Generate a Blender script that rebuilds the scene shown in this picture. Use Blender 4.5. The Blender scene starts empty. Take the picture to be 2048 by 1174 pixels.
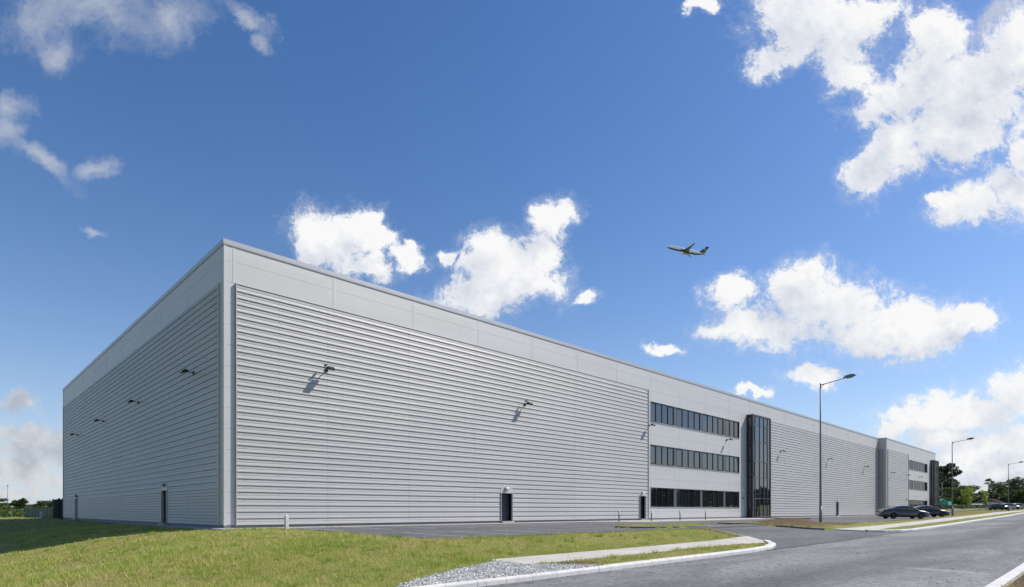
import bpy, math, random
import numpy as np
from mathutils import Vector, Matrix

# ------------------------------------------------------------------ basics
sc = bpy.context.scene
COL = sc.collection
R = math.radians
CX, CY, CZ = -10.745, -32.226, 0.904          # camera; the warehouse corner is the origin, x runs along its front
FX, FY = 0.69968, 0.71446
RX, RY = FY, -FX
F, HY = 1183.0, 1021.0
def ray(px):
    k = (px-1024)/F
    return k*RX+FX, k*RY+FY
def on_y(px, py, y=0.0):                       # point of the sight line on the vertical plane y
    d = ray(px); D = (y-CY)/d[1]
    return CX+D*d[0], CZ+(HY-py)/F*D, D
def on_x(px, py, x=0.0):
    d = ray(px); D = (x-CX)/d[0]
    return CY+D*d[1], CZ+(HY-py)/F*D, D
def at(px, D):
    d = ray(px); return CX+D*d[0], CY+D*d[1]

# ------------------------------------------------------------------ materials
MATS = {}
def nodes(name):
    m = bpy.data.materials.new(name); m.use_nodes = True
    nt = m.node_tree; b = nt.nodes['Principled BSDF']
    MATS[name] = m
    return m, nt, b
def N(nt, typ, **kw):
    n = nt.nodes.new(typ)
    for k, v in kw.items():
        if k.startswith('i_'):
            key = k[2:]
            n.inputs[int(key) if key.isdigit() else key.replace('_', ' ')].default_value = v
        else: setattr(n, k, v)
    return n
def L(nt, a, b): nt.links.new(a, b)
def noise(nt, scale, detail=4, rough=.55, vec=None, dist=0.0):
    n = N(nt, 'ShaderNodeTexNoise', i_Scale=scale, i_Detail=detail, i_Roughness=rough, i_Distortion=dist)
    if vec is None:
        tc = N(nt, 'ShaderNodeTexCoord'); vec = tc.outputs['Object']
    L(nt, vec, n.inputs['Vector']); return n
def ramp(nt, src, stops):
    r = N(nt, 'ShaderNodeValToRGB'); e = r.color_ramp.elements
    while len(e) < len(stops): e.new(.5)
    for i, (p, c) in enumerate(stops):
        e[i].position = p
        e[i].color = (c if hasattr(c, '__len__') else (c, c, c))[:3]+(1,) if hasattr(c, '__len__') else (c, c, c, 1)
    L(nt, src, r.inputs[0]); return r
def mixc(nt, fac, a, b, mode='MIX'):
    m = N(nt, 'ShaderNodeMix', data_type='RGBA', blend_type=mode)
    for i, v in ((0, fac), (6, a), (7, b)):
        if hasattr(v, 'is_output'): L(nt, v, m.inputs[i])
        else: m.inputs[i].default_value = v if i == 0 else (tuple(v)[:3]+(1,))
    return m.outputs[2]
def math_(nt, op, a, b=None, c=None):
    m = N(nt, 'ShaderNodeMath', operation=op)
    for i, v in enumerate((a, b, c)):
        if v is None: continue
        if hasattr(v, 'is_output'): L(nt, v, m.inputs[i])
        else: m.inputs[i].default_value = v
    return m.outputs[0]
def bump(nt, b, h, strength=.3, dist=.02):
    bp = N(nt, 'ShaderNodeBump', i_Strength=strength, i_Distance=dist)
    L(nt, h, bp.inputs['Height']); L(nt, bp.outputs[0], b.inputs['Normal'])
def pbr(name, col, rough=.5, metal=0.0, var=.08, scale=3.0, bmp=0.0, bscale=40., spec=None, coat=0):
    m, nt, b = nodes(name)
    n = noise(nt, scale, 5, .6)
    lo = tuple(c*(1-var) for c in col); hi = tuple(min(1, c*(1+var)) for c in col)
    r = ramp(nt, n.outputs['Fac'], [(.3, lo), (.7, hi)])
    L(nt, r.outputs[0], b.inputs['Base Color'])
    b.inputs['Roughness'].default_value = rough; b.inputs['Metallic'].default_value = metal
    if spec is not None: b.inputs['Specular IOR Level'].default_value = spec
    if coat: b.inputs['Coat Weight'].default_value = coat; b.inputs['Coat Roughness'].default_value = .05
    if bmp: bump(nt, b, noise(nt, bscale, 4).outputs['Fac'], bmp)
    return m

def metal_sheet(name, col, rough, metal, sheet_w, sheet_h, amount, dots=False):
    """coated steel: each sheet a shade apart, faint long streaks of dirt"""
    m, nt, b = nodes(name)
    tc = N(nt, 'ShaderNodeTexCoord'); sep = N(nt, 'ShaderNodeSeparateXYZ'); L(nt, tc.outputs['Object'], sep.inputs[0])
    along = math_(nt, 'ADD', sep.outputs[0], sep.outputs[1])
    ix = math_(nt, 'FLOOR', math_(nt, 'DIVIDE', along, sheet_w)); iz = math_(nt, 'FLOOR', math_(nt, 'DIVIDE', math_(nt, 'SUBTRACT', sep.outputs[2], .12), sheet_h))
    cb = N(nt, 'ShaderNodeCombineXYZ'); L(nt, ix, cb.inputs[0]); L(nt, iz, cb.inputs[2])
    wn = N(nt, 'ShaderNodeTexWhiteNoise', noise_dimensions='3D'); L(nt, cb.outputs[0], wn.inputs[0])
    cs = N(nt, 'ShaderNodeCombineXYZ'); L(nt, math_(nt, 'MULTIPLY', along, 1.2), cs.inputs[0]); L(nt, math_(nt, 'MULTIPLY', sep.outputs[2], .12), cs.inputs[2])
    st = noise(nt, 1.5, 5, .6, cs.outputs[0])
    f = math_(nt, 'ADD', math_(nt, 'MULTIPLY', wn.outputs[0], .6), math_(nt, 'MULTIPLY', st.outputs['Fac'], .8))
    lo = tuple(c*(1-amount) for c in col); hi = tuple(c*(1+amount) for c in col)
    r = ramp(nt, f, [(.25, lo), (1.0, hi)])
    out = r.outputs[0]
    # rain dirt towards the bottom sill (stains with a shape of their own)
    if dots:
        fx = math_(nt, 'FRACT', math_(nt, 'DIVIDE', along, 1.883)); fz = math_(nt, 'FRACT', math_(nt, 'DIVIDE', math_(nt, 'SUBTRACT', sep.outputs[2], .12), .35))
        d1 = math_(nt, 'LESS_THAN', math_(nt, 'ABSOLUTE', math_(nt, 'SUBTRACT', fx, .5)), .014)
        d2 = math_(nt, 'LESS_THAN', math_(nt, 'ABSOLUTE', math_(nt, 'SUBTRACT', fz, .72)), .05)
        seam = math_(nt, 'LESS_THAN', math_(nt, 'FRACT', math_(nt, 'DIVIDE', along, 5.65)), .004)
        out = mixc(nt, math_(nt, 'MAXIMUM', math_(nt, 'MULTIPLY', d1, d2), math_(nt, 'MULTIPLY', seam, .6)), out, (.16, .17, .19))
    L(nt, out, b.inputs['Base Color'])
    b.inputs['Roughness'].default_value = rough; b.inputs['Metallic'].default_value = metal
    bump(nt, b, noise(nt, .9, 3, .5).outputs['Fac'], .12, .02)
    return m
CLAD = metal_sheet('silver_cladding', (.43, .421, .41), .5, .2, 5.65, 1.05, .035, True)
PANEL = metal_sheet('flat_panel_paint', (.565, .552, .538), .5, .2, 5.65, 1.09, .03)
TRIM = pbr('trim_metal', (.5, .49, .48), .4, .5, .04)
DTRIM = pbr('dark_trim', (.10, .105, .115), .45, .3, .1)
WBACK = pbr('joint_backing', (.12, .125, .13), .6, .1, .05)
CONC = pbr('concrete', (.38, .365, .335), .85, 0, .14, 2.0, .25, 60)
DFRAME = pbr('dark_frame', (.018, .02, .024), .35, .2, .1)
GFRAME = pbr('grey_frame', (.12, .125, .13), .4, .4, .08)
BLACKM = pbr('lamp_black', (.02, .021, .02), .45, .2, .1)
LENS = pbr('lamp_glass', (.35, .35, .33), .12, 0, .05)
WHITEP = pbr('white_plastic', (.78, .78, .76), .4, 0, .03)
DOORM = pbr('door_paint', (.05, .056, .066), .45, .1, .08)
ROOFM = pbr('roof_sheet', (.35, .36, .37), .6, .2, .1)
STEEL = pbr('galvanised_steel', (.21, .225, .25), .62, .4, .12, 6)
BRUSH = pbr('brushed_steel', (.24, .24, .24), .5, .6, .05)
POSTC = pbr('concrete_post_paint', (.62, .6, .57), .8, 0, .08, 8, .3, 50)

def glass_mat(name, tint, rough=.02, wav=.02):
    m, nt, b = nodes(name)
    b.inputs['Base Color'].default_value = tint+(1,)
    b.inputs['Roughness'].default_value = rough
    b.inputs['IOR'].default_value = 1.75
    b.inputs['Specular IOR Level'].default_value = .8
    tc = N(nt, 'ShaderNodeTexCoord'); mp = N(nt, 'ShaderNodeMapping'); mp.inputs['Scale'].default_value = (1, 1, .25)
    L(nt, tc.outputs['Object'], mp.inputs[0])
    bump(nt, b, noise(nt, .7, 2, .5, mp.outputs[0]).outputs['Fac'], wav, .15)
    n = noise(nt, .5, 2, .5, mp.outputs[0])
    r = ramp(nt, n.outputs['Fac'], [(.35, tuple(c*.6 for c in tint)), (.7, tuple(c*1.5 for c in tint))])
    L(nt, r.outputs[0], b.inputs['Base Color'])
    return m
GLASS = glass_mat('window_glass', (.014, .017, .02))
CARGLASS = glass_mat('car_glass', (.012, .014, .016))

def asphalt(name, a, b_, patch=True):
    m, nt, b = nodes(name)
    tc = N(nt, 'ShaderNodeTexCoord'); v = tc.outputs['Object']
    mp = N(nt, 'ShaderNodeMapping'); mp.inputs['Scale'].default_value = (.35, 1.3, 1); L(nt, v, mp.inputs[0])
    big = noise(nt, .35, 6, .6, mp.outputs[0], .6)
    fine = noise(nt, 8, 8, .82, v)
    grit = N(nt, 'ShaderNodeTexVoronoi', i_Scale=38.); L(nt, v, grit.inputs['Vector'])
    r = ramp(nt, big.outputs['Fac'], [(.36, a), (.5, tuple((x+y)/2 for x, y in zip(a, b_))), (.62, b_)])
    f2 = ramp(nt, fine.outputs['Fac'], [(.3, .3), (.72, 1.8)])
    c = mixc(nt, 1.0, r.outputs[0], f2.outputs[0], 'MULTIPLY')
    pit_shade = noise(nt, 4.5, 6, .82, v)
    pr = ramp(nt, pit_shade.outputs['Fac'], [(.555, 0.0), (.60, 1.0)])
    c = mixc(nt, math_(nt, 'MULTIPLY', pr.outputs[0], .55), c, (.028, .028, .03))  # dark specks in the colour stand in for shadows of pits and stones
    if patch:
        # coarse darker old surface in mid road, dusty white smear, tyre polish
        sep = N(nt, 'ShaderNodeSeparateXYZ'); L(nt, v, sep.inputs[0])
        w = noise(nt, .5, 5, .6, v)
        yy = math_(nt, 'ADD', sep.outputs[1], math_(nt, 'MULTIPLY', math_(nt, 'SUBTRACT', w.outputs['Fac'], .5), 2.2))
        lane = math_(nt, 'SUBTRACT', 1.0, math_(nt, 'SMOOTH_MIN', math_(nt, 'MULTIPLY', math_(nt, 'ABSOLUTE', math_(nt, 'ADD', yy, 26.6)), .55), 1.0, .25))
        c = mixc(nt, math_(nt, 'MULTIPLY', lane, .8), c, mixc(nt, 1.0, (.075, .075, .08), f2.outputs[0], 'MULTIPLY'))
        mp2 = N(nt, 'ShaderNodeMapping', vector_type='TEXTURE'); mp2.inputs['Location'].default_value = (9.9, -28.8, 0); mp2.inputs['Rotation'].default_value = (0, 0, R(79)); mp2.inputs['Scale'].default_value = (2.0, .75, 50)
        L(nt, v, mp2.inputs[0])
        ln = N(nt, 'ShaderNodeVectorMath', operation='LENGTH'); L(nt, mp2.outputs[0], ln.inputs[0])
        dust = math_(nt, 'MULTIPLY', math_(nt, 'SUBTRACT', 1.15, ln.outputs['Value']), math_(nt, 'ADD', noise(nt, 2.6, 6, .7, v).outputs['Fac'], .1))
        dr = ramp(nt, dust, [(.28, 0.), (.72, .7)])
        c = mixc(nt, dr.outputs[0], c, (.36, .36, .36))
    L(nt, c, b.inputs['Base Color']); b.inputs['Roughness'].default_value = .88
    add = math_(nt, 'ADD', grit.outputs['Distance'], fine.outputs['Fac'])
    bump(nt, b, add, .55, .012)
    return m
ROADM = asphalt('road_asphalt', (.115, .115, .118), (.215, .215, .215))
LOTM = asphalt('lot_asphalt', (.085, .085, .09), (.125, .125, .13), False)

def kerb_mat(name, col):
    m, nt, b = nodes(name)
    tc = N(nt, 'ShaderNodeTexCoord'); v = tc.outputs['Object']
    sep = N(nt, 'ShaderNodeSeparateXYZ'); L(nt, v, sep.inputs[0])
    fr = math_(nt, 'FRACT', math_(nt, 'DIVIDE', sep.outputs[0], .915))
    j = math_(nt, 'LESS_THAN', fr, .016)
    n = noise(nt, 3.5, 6, .65); f = noise(nt, 30, 3)
    r = ramp(nt, n.outputs['Fac'], [(.3, tuple(c*.78 for c in col)), (.6, col)])
    c = mixc(nt, .25, r.outputs[0], ramp(nt, f.outputs['Fac'], [(.3, .35), (.7, .8)]).outputs[0], 'MULTIPLY')
    c = mixc(nt, math_(nt, 'MULTIPLY', j, .8), c, (.08, .07, .06))
    L(nt, c, b.inputs['Base Color']); b.inputs['Roughness'].default_value = .85
    bump(nt, b, f.outputs['Fac'], .3, .01)
    return m
KERBM = kerb_mat('kerb_concrete', (.74, .72, .68))
KERBD = kerb_mat('dark_kerb_concrete', (.16, .16, .16))
def path_mat():
    m, nt, b = nodes('path_concrete')
    tc = N(nt, 'ShaderNodeTexCoord'); v = tc.outputs['Object']
    sep = N(nt, 'ShaderNodeSeparateXYZ'); L(nt, v, sep.inputs[0])
    j = math_(nt, 'LESS_THAN', math_(nt, 'FRACT', math_(nt, 'DIVIDE', sep.outputs[0], 4.5)), .005)
    n = noise(nt, 1.1, 6, .65); f = noise(nt, 45, 3)
    r = ramp(nt, n.outputs['Fac'], [(.3, (.44, .41, .36)), (.65, (.58, .55, .5))])
    c = mixc(nt, .3, r.outputs[0], ramp(nt, f.outputs['Fac'], [(.3, .6), (.7, 1.)]).outputs[0], 'MULTIPLY')
    w = noise(nt, .35, 3, .6)
    c = mixc(nt, math_(nt, 'MULTIPLY', ramp(nt, w.outputs['Fac'], [(.5, 0.), (.7, 1.)]).outputs[0], .35), c, (.42, .33, .24))
    c = mixc(nt, math_(nt, 'MULTIPLY', j, .6), c, (.12, .11, .1))
    L(nt, c, b.inputs['Base Color']); b.inputs['Roughness'].default_value = .9
    bump(nt, b, f.outputs['Fac'], .25, .01)
    return m
PATHM = path_mat()

def ground_mat():
    m, nt, b = nodes('turf_and_soil')
    tc = N(nt, 'ShaderNodeTexCoord'); v = tc.outputs['Object']
    a = noise(nt, .45, 6, .65, v); f = noise(nt, 14, 5, .7, v)
    g = ramp(nt, a.outputs['Fac'], [(.32, (.30, .24, .12)), (.5, (.24, .24, .07)), (.7, (.16, .2, .04))])
    c = mixc(nt, 1.0, g.outputs[0], ramp(nt, f.outputs['Fac'], [(.3, .55), (.7, 1.35)]).outputs[0], 'MULTIPLY')
    at_ = N(nt, 'ShaderNodeAttribute', attribute_name='soil')
    soilf = math_(nt, 'MULTIPLY', at_.outputs['Fac'], 1.0)
    brk = ramp(nt, math_(nt, 'ADD', soilf, math_(nt, 'MULTIPLY', math_(nt, 'SUBTRACT', noise(nt, 2.2, 6, .7, v).outputs['Fac'], .5), .9)), [(.38, 0.), (.55, 1.)])
    s = ramp(nt, f.outputs['Fac'], [(.3, (.085, .055, .035)), (.7, (.18, .125, .08))])
    c = mixc(nt, brk.outputs[0], c, s.outputs[0])
    L(nt, c, b.inputs['Base Color']); b.inputs['Roughness'].default_value = .95
    b.inputs['Specular IOR Level'].default_value = .1
    bump(nt, b, f.outputs['Fac'], .8, .06)
    return m
GROUNDM = ground_mat()

def leafy(name, c1, c2, c3, tscale=.5, trans=.25):
    """foliage: tone per leaf from the 'tone' attribute, larger patches from noise"""
    m, nt, b = nodes(name)
    a = N(nt, 'ShaderNodeAttribute', attribute_name='tone')
    n = noise(nt, tscale, 8, .68)
    f = math_(nt, 'ADD', math_(nt, 'MULTIPLY', a.outputs['Fac'], .45), math_(nt, 'MULTIPLY', n.outputs['Fac'], .55))
    r = ramp(nt, f, [(.28, c1), (.5, c2), (.74, c3)])
    L(nt, r.outputs[0], b.inputs['Base Color']); b.inputs['Roughness'].default_value = .55
    b.inputs['Specular IOR Level'].default_value = .25
    if trans:
        out = nt.nodes['Material Output']; t = N(nt, 'ShaderNodeBsdfTranslucent'); mx = N(nt, 'ShaderNodeMixShader'); mx.inputs[0].default_value = trans
        L(nt, r.outputs[0], t.inputs[0]); L(nt, b.outputs[0], mx.inputs[1]); L(nt, t.outputs[0], mx.inputs[2]); L(nt, mx.outputs[0], out.inputs[0])
    return m
BLADE = leafy('grass_blades', (.62, .50, .24), (.44, .48, .10), (.22, .34, .04), .55, .35)
LEAF_D = leafy('dark_leaves', (.028, .042, .018), (.045, .07, .024), (.075, .11, .035), .3)
LEAF_M = leafy('mid_leaves', (.04, .06, .018), (.07, .11, .028), (.12, .17, .045), .3)
LEAF_Y = leafy('young_leaves', (.24, .30, .05), (.38, .46, .08), (.52, .58, .14), .8)
BARK = pbr('bark', (.07, .055, .04), .9, 0, .3, 6, .5, 20)

# ------------------------------------------------------------------ mesh builder
class MB:
    def __init__(s, T=None): s.v = []; s.f = []; s.T = T or (lambda a, o, z: (a, o, z))
    def P(s, p): s.v.append(tuple(s.T(*p))); return len(s.v)-1
    def quad(s, *ps): s.f.append([s.P(p) for p in ps])
    def box(s, a0, o0, z0, a1, o1, z1):
        i = [s.P((a, o, z)) for z in (z0, z1) for o in (o0, o1) for a in (a0, a1)]
        for q in ((0, 2, 3, 1), (4, 5, 7, 6), (0, 1, 5, 4), (2, 6, 7, 3), (0, 4, 6, 2), (1, 3, 7, 5)): s.f.append([i[k] for k in q])
        return s
    def cbox(s, a0, o0, z0, a1, o1, z1, c=.01):                 # box with chamfered vertical edges and top
        pts = [(a0+c, o0), (a1-c, o0), (a1, o0+c), (a1, o1-c), (a1-c, o1), (a0+c, o1), (a0, o1-c), (a0, o0+c)]
        r0 = [s.P((x, y, z0)) for x, y in pts]; r1 = [s.P((x, y, z1-c)) for x, y in pts]
        ma, mo = (a0+a1)/2, (o0+o1)/2
        r2 = [s.P((x-math.copysign(c, x-ma), y-math.copysign(c, y-mo), z1)) for x, y in pts]
        for A, B in ((r0, r1), (r1, r2)):
            for k in range(8): s.f.append([A[k], A[(k+1) % 8], B[(k+1) % 8], B[k]])
        s.f.append(r2); s.f.append(r0[::-1]); return s
    def tube(s, p0, p1, r0, r1=None, n=10, cap=True):
        r1 = r0 if r1 is None else r1
        p0, p1 = Vector(p0), Vector(p1); d = (p1-p0).normalized()
        u = d.orthogonal().normalized(); w = d.cross(u)
        A = []; B = []
        for k in range(n):
            t = 2*math.pi*k/n; e = u*math.cos(t)+w*math.sin(t)
            A.append(s.P(p0+e*r0)); B.append(s.P(p1+e*r1))
        for k in range(n): s.f.append([A[k], A[(k+1) % n], B[(k+1) % n], B[k]])
        if cap: s.f.append(A[::-1]); s.f.append(B)
        return s
    def rings(s, rings, closed=True, caps=True):
        idx = [[s.P(p) for p in r] for r in rings]; n = len(idx[0])
        for a, b in zip(idx, idx[1:]):
            for k in range(n if closed else n-1): s.f.append([a[k], a[(k+1) % n], b[(k+1) % n], b[k]])
        if caps and closed: s.f.append(idx[0][::-1]); s.f.append(idx[-1])
        return s
    def build(s, name, mat, parent=None, smooth=False, loc=None):
        me = bpy.data.meshes.new(name); me.from_pydata(s.v, [], s.f); me.update()
        me.materials.append(mat)
        if smooth: me.polygons.foreach_set('use_smooth', [True]*len(me.polygons))
        o = bpy.data.objects.new(name, me); COL.objects.link(o)
        if parent: o.parent = parent
        if loc: o.location = loc
        return o
def empty(name, loc=(0, 0, 0), rz=0.0):
    o = bpy.data.objects.new(name, None); COL.objects.link(o); o.location = loc; o.rotation_euler = (0, 0, rz); o.empty_display_size = .3
    return o
def tag(o, label, cat=None, group=None, kind=None):
    if label: o['label'] = label
    if cat: o['category'] = cat
    if group: o['group'] = group
    if kind: o['kind'] = kind
    return o
def copy_tree(o, parent=None):
    c = o.copy(); COL.objects.link(c)
    if parent: c.parent = parent
    for ch in list(o.children): copy_tree(ch, c)
    return c
def soup(name, verts, nper, mat, tone=None, parent=None):          # numpy polygon soup
    me = bpy.data.meshes.new(name); nv = len(verts); nf = nv//nper
    me.vertices.add(nv); me.vertices.foreach_set('co', verts.astype(np.float32).ravel())
    me.loops.add(nv); me.loops.foreach_set('vertex_index', np.arange(nv, dtype=np.int32))
    me.polygons.add(nf); me.polygons.foreach_set('loop_start', np.arange(0, nv, nper, dtype=np.int32))
    try: me.polygons.foreach_set('loop_total', np.full(nf, nper, dtype=np.int32))
    except Exception: pass
    me.update(calc_edges=True)
    if tone is not None:
        at_ = me.attributes.new('tone', 'FLOAT', 'FACE'); at_.data.foreach_set('value', tone.astype(np.float32))
    me.materials.append(mat)
    o = bpy.data.objects.new(name, me); COL.objects.link(o)
    if parent: o.parent = parent
    return o
rng = np.random.default_rng(7)

# ------------------------------------------------------------------ terrain
def tab(x, pts):
    a = np.array(pts, float); return np.interp(x, a[:, 0], a[:, 1])
def sm(t): t = np.clip(t, 0, 1); return t*t*(3-2*t)
def zr(x): return tab(x, [(-100, -.9), (0, -.85), (10, -.81), (20, -.74), (27, -.67), (45, -.53), (58, -.37), (70, -.2), (94, .1), (113, .4), (158, .78), (205, 1.5), (300, 3.0), (500, 4.6), (2500, 6)])
def zcp(x): return tab(x, [(-50, -.15), (45, -.13), (66, .0), (94, .16), (120, .42), (158, .8), (205, 1.6), (300, 3.1), (500, 4.7), (2500, 6)])
DL = [(14.2, 22.0), (15, 22.0), (17, 21.35), (18.6, 20.35), (20, 18.85), (21.1, 17.0), (21.75, 15.0), (22, 13.0)]    # n, x : driveway's left edge
DR = [(14, 31.4), (15.5, 31.45), (17.5, 32.2), (18.3, 33.4), (20.3, 35.3), (21, 36.4), (21.7, 38), (22, 39.8)]
def ncp(x): return tab(x, [(31.39, 14.9), (31.4, 11.3), (32.2, 11.0), (34, 11.9), (36, 13.5), (39, 14.7), (44, 16.3), (55, 17.2), (89, 17.2), (91.5, 14.9), (400, 14.9)])
def zdrive(x, n): return zcp(x)*(1-sm((n-13)/9.)) + zr(x)*sm((n-13)/9.)
def Z(x, n):
    x = np.asarray(x, float); n = np.asarray(n, float)
    xb = np.maximum(x, 0)
    cp, rd = zcp(xb), zr(xb)
    zb = -.03*(1-sm((xb-125)/45))+cp*sm((xb-125)/45)
    near = zb+(cp-zb)*sm((n-2)/12.9)
    bank = cp+(rd+.2-cp)*sm((n-15.1)/3.3)
    z = np.where(n < 14.9, near, bank)
    z = np.where(n > 20.5, rd+.2+(.14-.2)*np.clip((n-20.5)/1.2, 0, 1), z)
    z = np.where((n > 21.99) & (n < 30.3), rd, z)
    z = np.where(n >= 30.3, rd+.13+np.clip((n-30.3)*.02, 0, .6), z)
    w = sm((x-(tab(n, DL)-4.5))/4.5)*(x < 60)*(n > 13)*(n < 21.86)
    wr_ = 1-sm((x-(tab(n, DR)))/4.5)
    w = np.where(x > 27, wr_*(n > 13)*(n < 21.86), w)
    z = z*(1-w)+(zdrive(xb, n)+.07)*w
    # fall to the left of the warehouse
    a = -np.minimum(x, 0)
    g = tab(a, [(0, 0), (1.25, .07), (4.8, .42), (8.5, 1.22), (12, 1.5), (20, 1.55), (60, 1.1), (300, .6)])
    A = tab(n, [(-300, .3), (-90, .3), (-55, .25), (-30, .6), (0, 1), (8, .9), (14, .55), (18, .2), (20.5, 0)])
    return z-g*A
def island2(x, n): return ((x-21.6)/3.7)**2+((n-(12.6+.12*(x-21.6)))/1.9)**2 < 1
def drive(x, n): return (n > 14.2) & (n < 22) & (x > tab(n, DL)) & (x < tab(n, DR))
def lot(x, n): return (x > 2.45) & (x < 98) & (n > 1.7) & (n < ncp(x)) & ~island2(x, n)
def footpath(x, n): return ((n > 18.5) & (n < 20.5) & (x < 260)) & (((x > 1.35-(n-19.5)*.25) & (x < tab(n, DL))) | (x > tab(n, DR)))
GRAV = [(-3.9, 21.86), (-3.3, 21.4), (-2.5, 20.95), (-1.3, 20.4), (-.2, 19.85), (.9, 19.35), (1.6, 19.1), (1.15, 20.5), (2.0, 20.9), (3.2, 21.86)]
def inpoly(x, n, poly):
    c = np.zeros(np.shape(x), bool); m = len(poly)
    for i in range(m):
        x0, n0 = poly[i]; x1, n1 = poly[(i+1) % m]
        cond = ((n0 > n) != (n1 > n)) & (x < (x1-x0)*(n-n0)/(n1-n0+1e-12)+x0)
        c ^= cond
    return c
def apron_n(x): return tab(x, [(-1, 1.6), (28, 1.75), (30.5, 5.2), (58, 5.2), (60, 2.6), (70, 1.8), (120, 1.8)])
def apron(x, n): return ((x > -.5) & (x < 120.3) & (n > 0) & (n < apron_n(x))) | ((x > -.7) & (x <= 0) & (n > -52.8) & (n < 1.6))
def paved(x, n):
    return ((n > 21.72) & (n < 30.54)) | drive(x, n) | lot(x, n) | footpath(x, n) | apron(x, n) | inpoly(x, n, GRAV) | ((x > 0) & (x < 165) & (n < 1.4) & (n > -60))
def soilf(x, n):
    s = np.zeros(np.shape(x))
    s = np.maximum(s, np.exp(-(((x-34.6)/3.6)**2+((n-15.3)/3.0)**2)))                                   # bare mound by the lamp post
    s = np.maximum(s, .75*np.exp(-(((x-40.5)/5)**2+((n-16.6)/1.5)**2)))
    s = np.maximum(s, .62*np.exp(-((x-(tab(n, DL)-.9))/.8)**2)*(n > 15)*(n < 21))
    s = np.maximum(s, .55*np.exp(-((n-15.2)/.35)**2)*(x < 22)*(x > 2))
    s = np.maximum(s, .45*(x > 75)*(n < 17)*(n > 0))
    s = np.maximum(s, .6*np.exp(-(((x-3)/2.0)**2+((n-21.0)/.7)**2)))
    s = np.maximum(s, .5*np.exp(-((x+.9)/.5)**2)*(n < 3))
    s = np.maximum(s, .5*np.exp(-((x-1.9)/.6)**2)*(n > 1.5)*(n < 14))
    s = np.maximum(s, .75*(n > 30.3)*(n < 31.6))
    return s
def bumps(x, n):
    b = .4*np.exp(-(((x-35.2)/2.4)**2+((n-15.2)/1.9)**2))
    b = b+.1*np.where((x > 31.5) & (n > ncp(x)+.1) & (n < 18.2) & (x < 60), 1, 0)
    b = b+.10*island2(x, n)
    b = b+.02*np.sin(x*1.3+n*.7)*np.cos(n*1.7-x*.4)+.012*np.sin(x*4.1+1)*np.sin(n*3.7)
    return b
def Zl(x, n): return Z(x, n)+bumps(x, n)
def z1(x, n): return float(Z(x, n))

def grid_coords(segs):
    out = []
    for a, b, st in segs: out += list(np.arange(a, b, st))
    return np.array(out+[segs[-1][1]])
def smooth_mesh(o): o.data.polygons.foreach_set('use_smooth', [True]*len(o.data.polygons))
gx = grid_coords([(-2500, -500, 400), (-500, -100, 50), (-100, -30, 5), (-30, 46, .3), (46, 110, 1), (110, 320, 6), (320, 800, 60), (800, 2800, 500)])
gn = grid_coords([(-2500, -500, 400), (-500, -80, 40), (-80, -4, 2), (-4, 33, .3), (33, 60, 3), (60, 300, 30), (300, 2500, 500)])
GX, GN = np.meshgrid(gx, gn, indexing='ij')
pv = paved(GX, GN)
GZ = np.where(pv, Z(GX, GN)-.09, Zl(GX, GN))
nx, nn = GX.shape
vv = np.stack([GX, -GN, GZ], -1).reshape(-1, 3)
ii = np.arange(nx*nn).reshape(nx, nn)
fq = np.stack([ii[:-1, :-1], ii[:-1, 1:], ii[1:, 1:], ii[1:, :-1]], -1).reshape(-1, 4)
me = bpy.data.meshes.new('ground')
me.vertices.add(len(vv)); me.vertices.foreach_set('co', vv.astype(np.float32).ravel())
me.loops.add(fq.size); me.loops.foreach_set('vertex_index', fq.astype(np.int32).ravel())
me.polygons.add(len(fq)); me.polygons.foreach_set('loop_start', np.arange(0, fq.size, 4, dtype=np.int32))
me.update(calc_edges=True)
at_ = me.attributes.new('soil', 'FLOAT', 'POINT'); at_.data.foreach_set('value', soilf(GX, GN).astype(np.float32).ravel())
me.materials.append(GROUNDM)
ground = bpy.data.objects.new('ground', me); COL.objects.link(ground); smooth_mesh(ground); tag(ground, 'grassy ground with bare soil patches round the warehouses', kind='structure')

def sheet(name, us, v0, v1, nc, off, mat, swap=False, zf=Z, skirt=.1, label=None):
    m = MB(); rows = []
    for u in us:
        a, b = (v0(u) if callable(v0) else v0), (v1(u) if callable(v1) else v1)
        r = []
        for k in range(nc+1):
            v = a+(b-a)*k/nc
            x, n = (v, u) if swap else (u, v)
            r.append((x, -n, float(zf(x, n))+off))
        rows.append(r)
    m.rings(rows, closed=False)
    edge = [rows[0], [r[-1] for r in rows], rows[-1][::-1], [r[0] for r in rows][::-1]]
    for e in edge:
        for p, q in zip(e, e[1:]): m.quad(p, q, (q[0], q[1], q[2]-skirt), (p[0], p[1], p[2]-skirt))
    o = m.build(name, mat); tag(o, label, kind='structure'); return o
ar = lambda a, b, s: list(np.arange(a, b, s))+[b]
sheet('road', ar(-80, 60, 1)+ar(64, 400, 6), 22.0, 30.26, 6, .004, ROADM, label='grey worn asphalt road with coarse dark middle')
sheet('parking_lot', ar(2.45, 31.38, .6)+ar(31.4, 60, .5)+ar(62, 98, 3), apron_n, ncp, 8, .004, LOTM, zf=lambda x, n: Z(x, n) if n < 15 else zcp(x), label='asphalt parking lot in front of the warehouse')
sheet('driveway', ar(14.2, 22, .25), lambda n: tab(n, DL), lambda n: tab(n, DR), 12, .006, LOTM, swap=True, zf=zdrive, label='asphalt driveway from the road into the parking lot')
sheet('apron', ar(-.55, 120.2, .8), 0.02, apron_n, 3, .012, CONC, zf=lambda x, n: Z(max(x, 0.), n), skirt=.25, label='pale concrete strip along the warehouse front')
sheet('side_apron', ar(-52.7, 0.0, 1), -.55, -.02, 1, .03, CONC, swap=True, zf=lambda x, n: -.03-(.22*min(1, -n/50.)), skirt=.5, label='narrow concrete strip along the shaded warehouse side')
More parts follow.
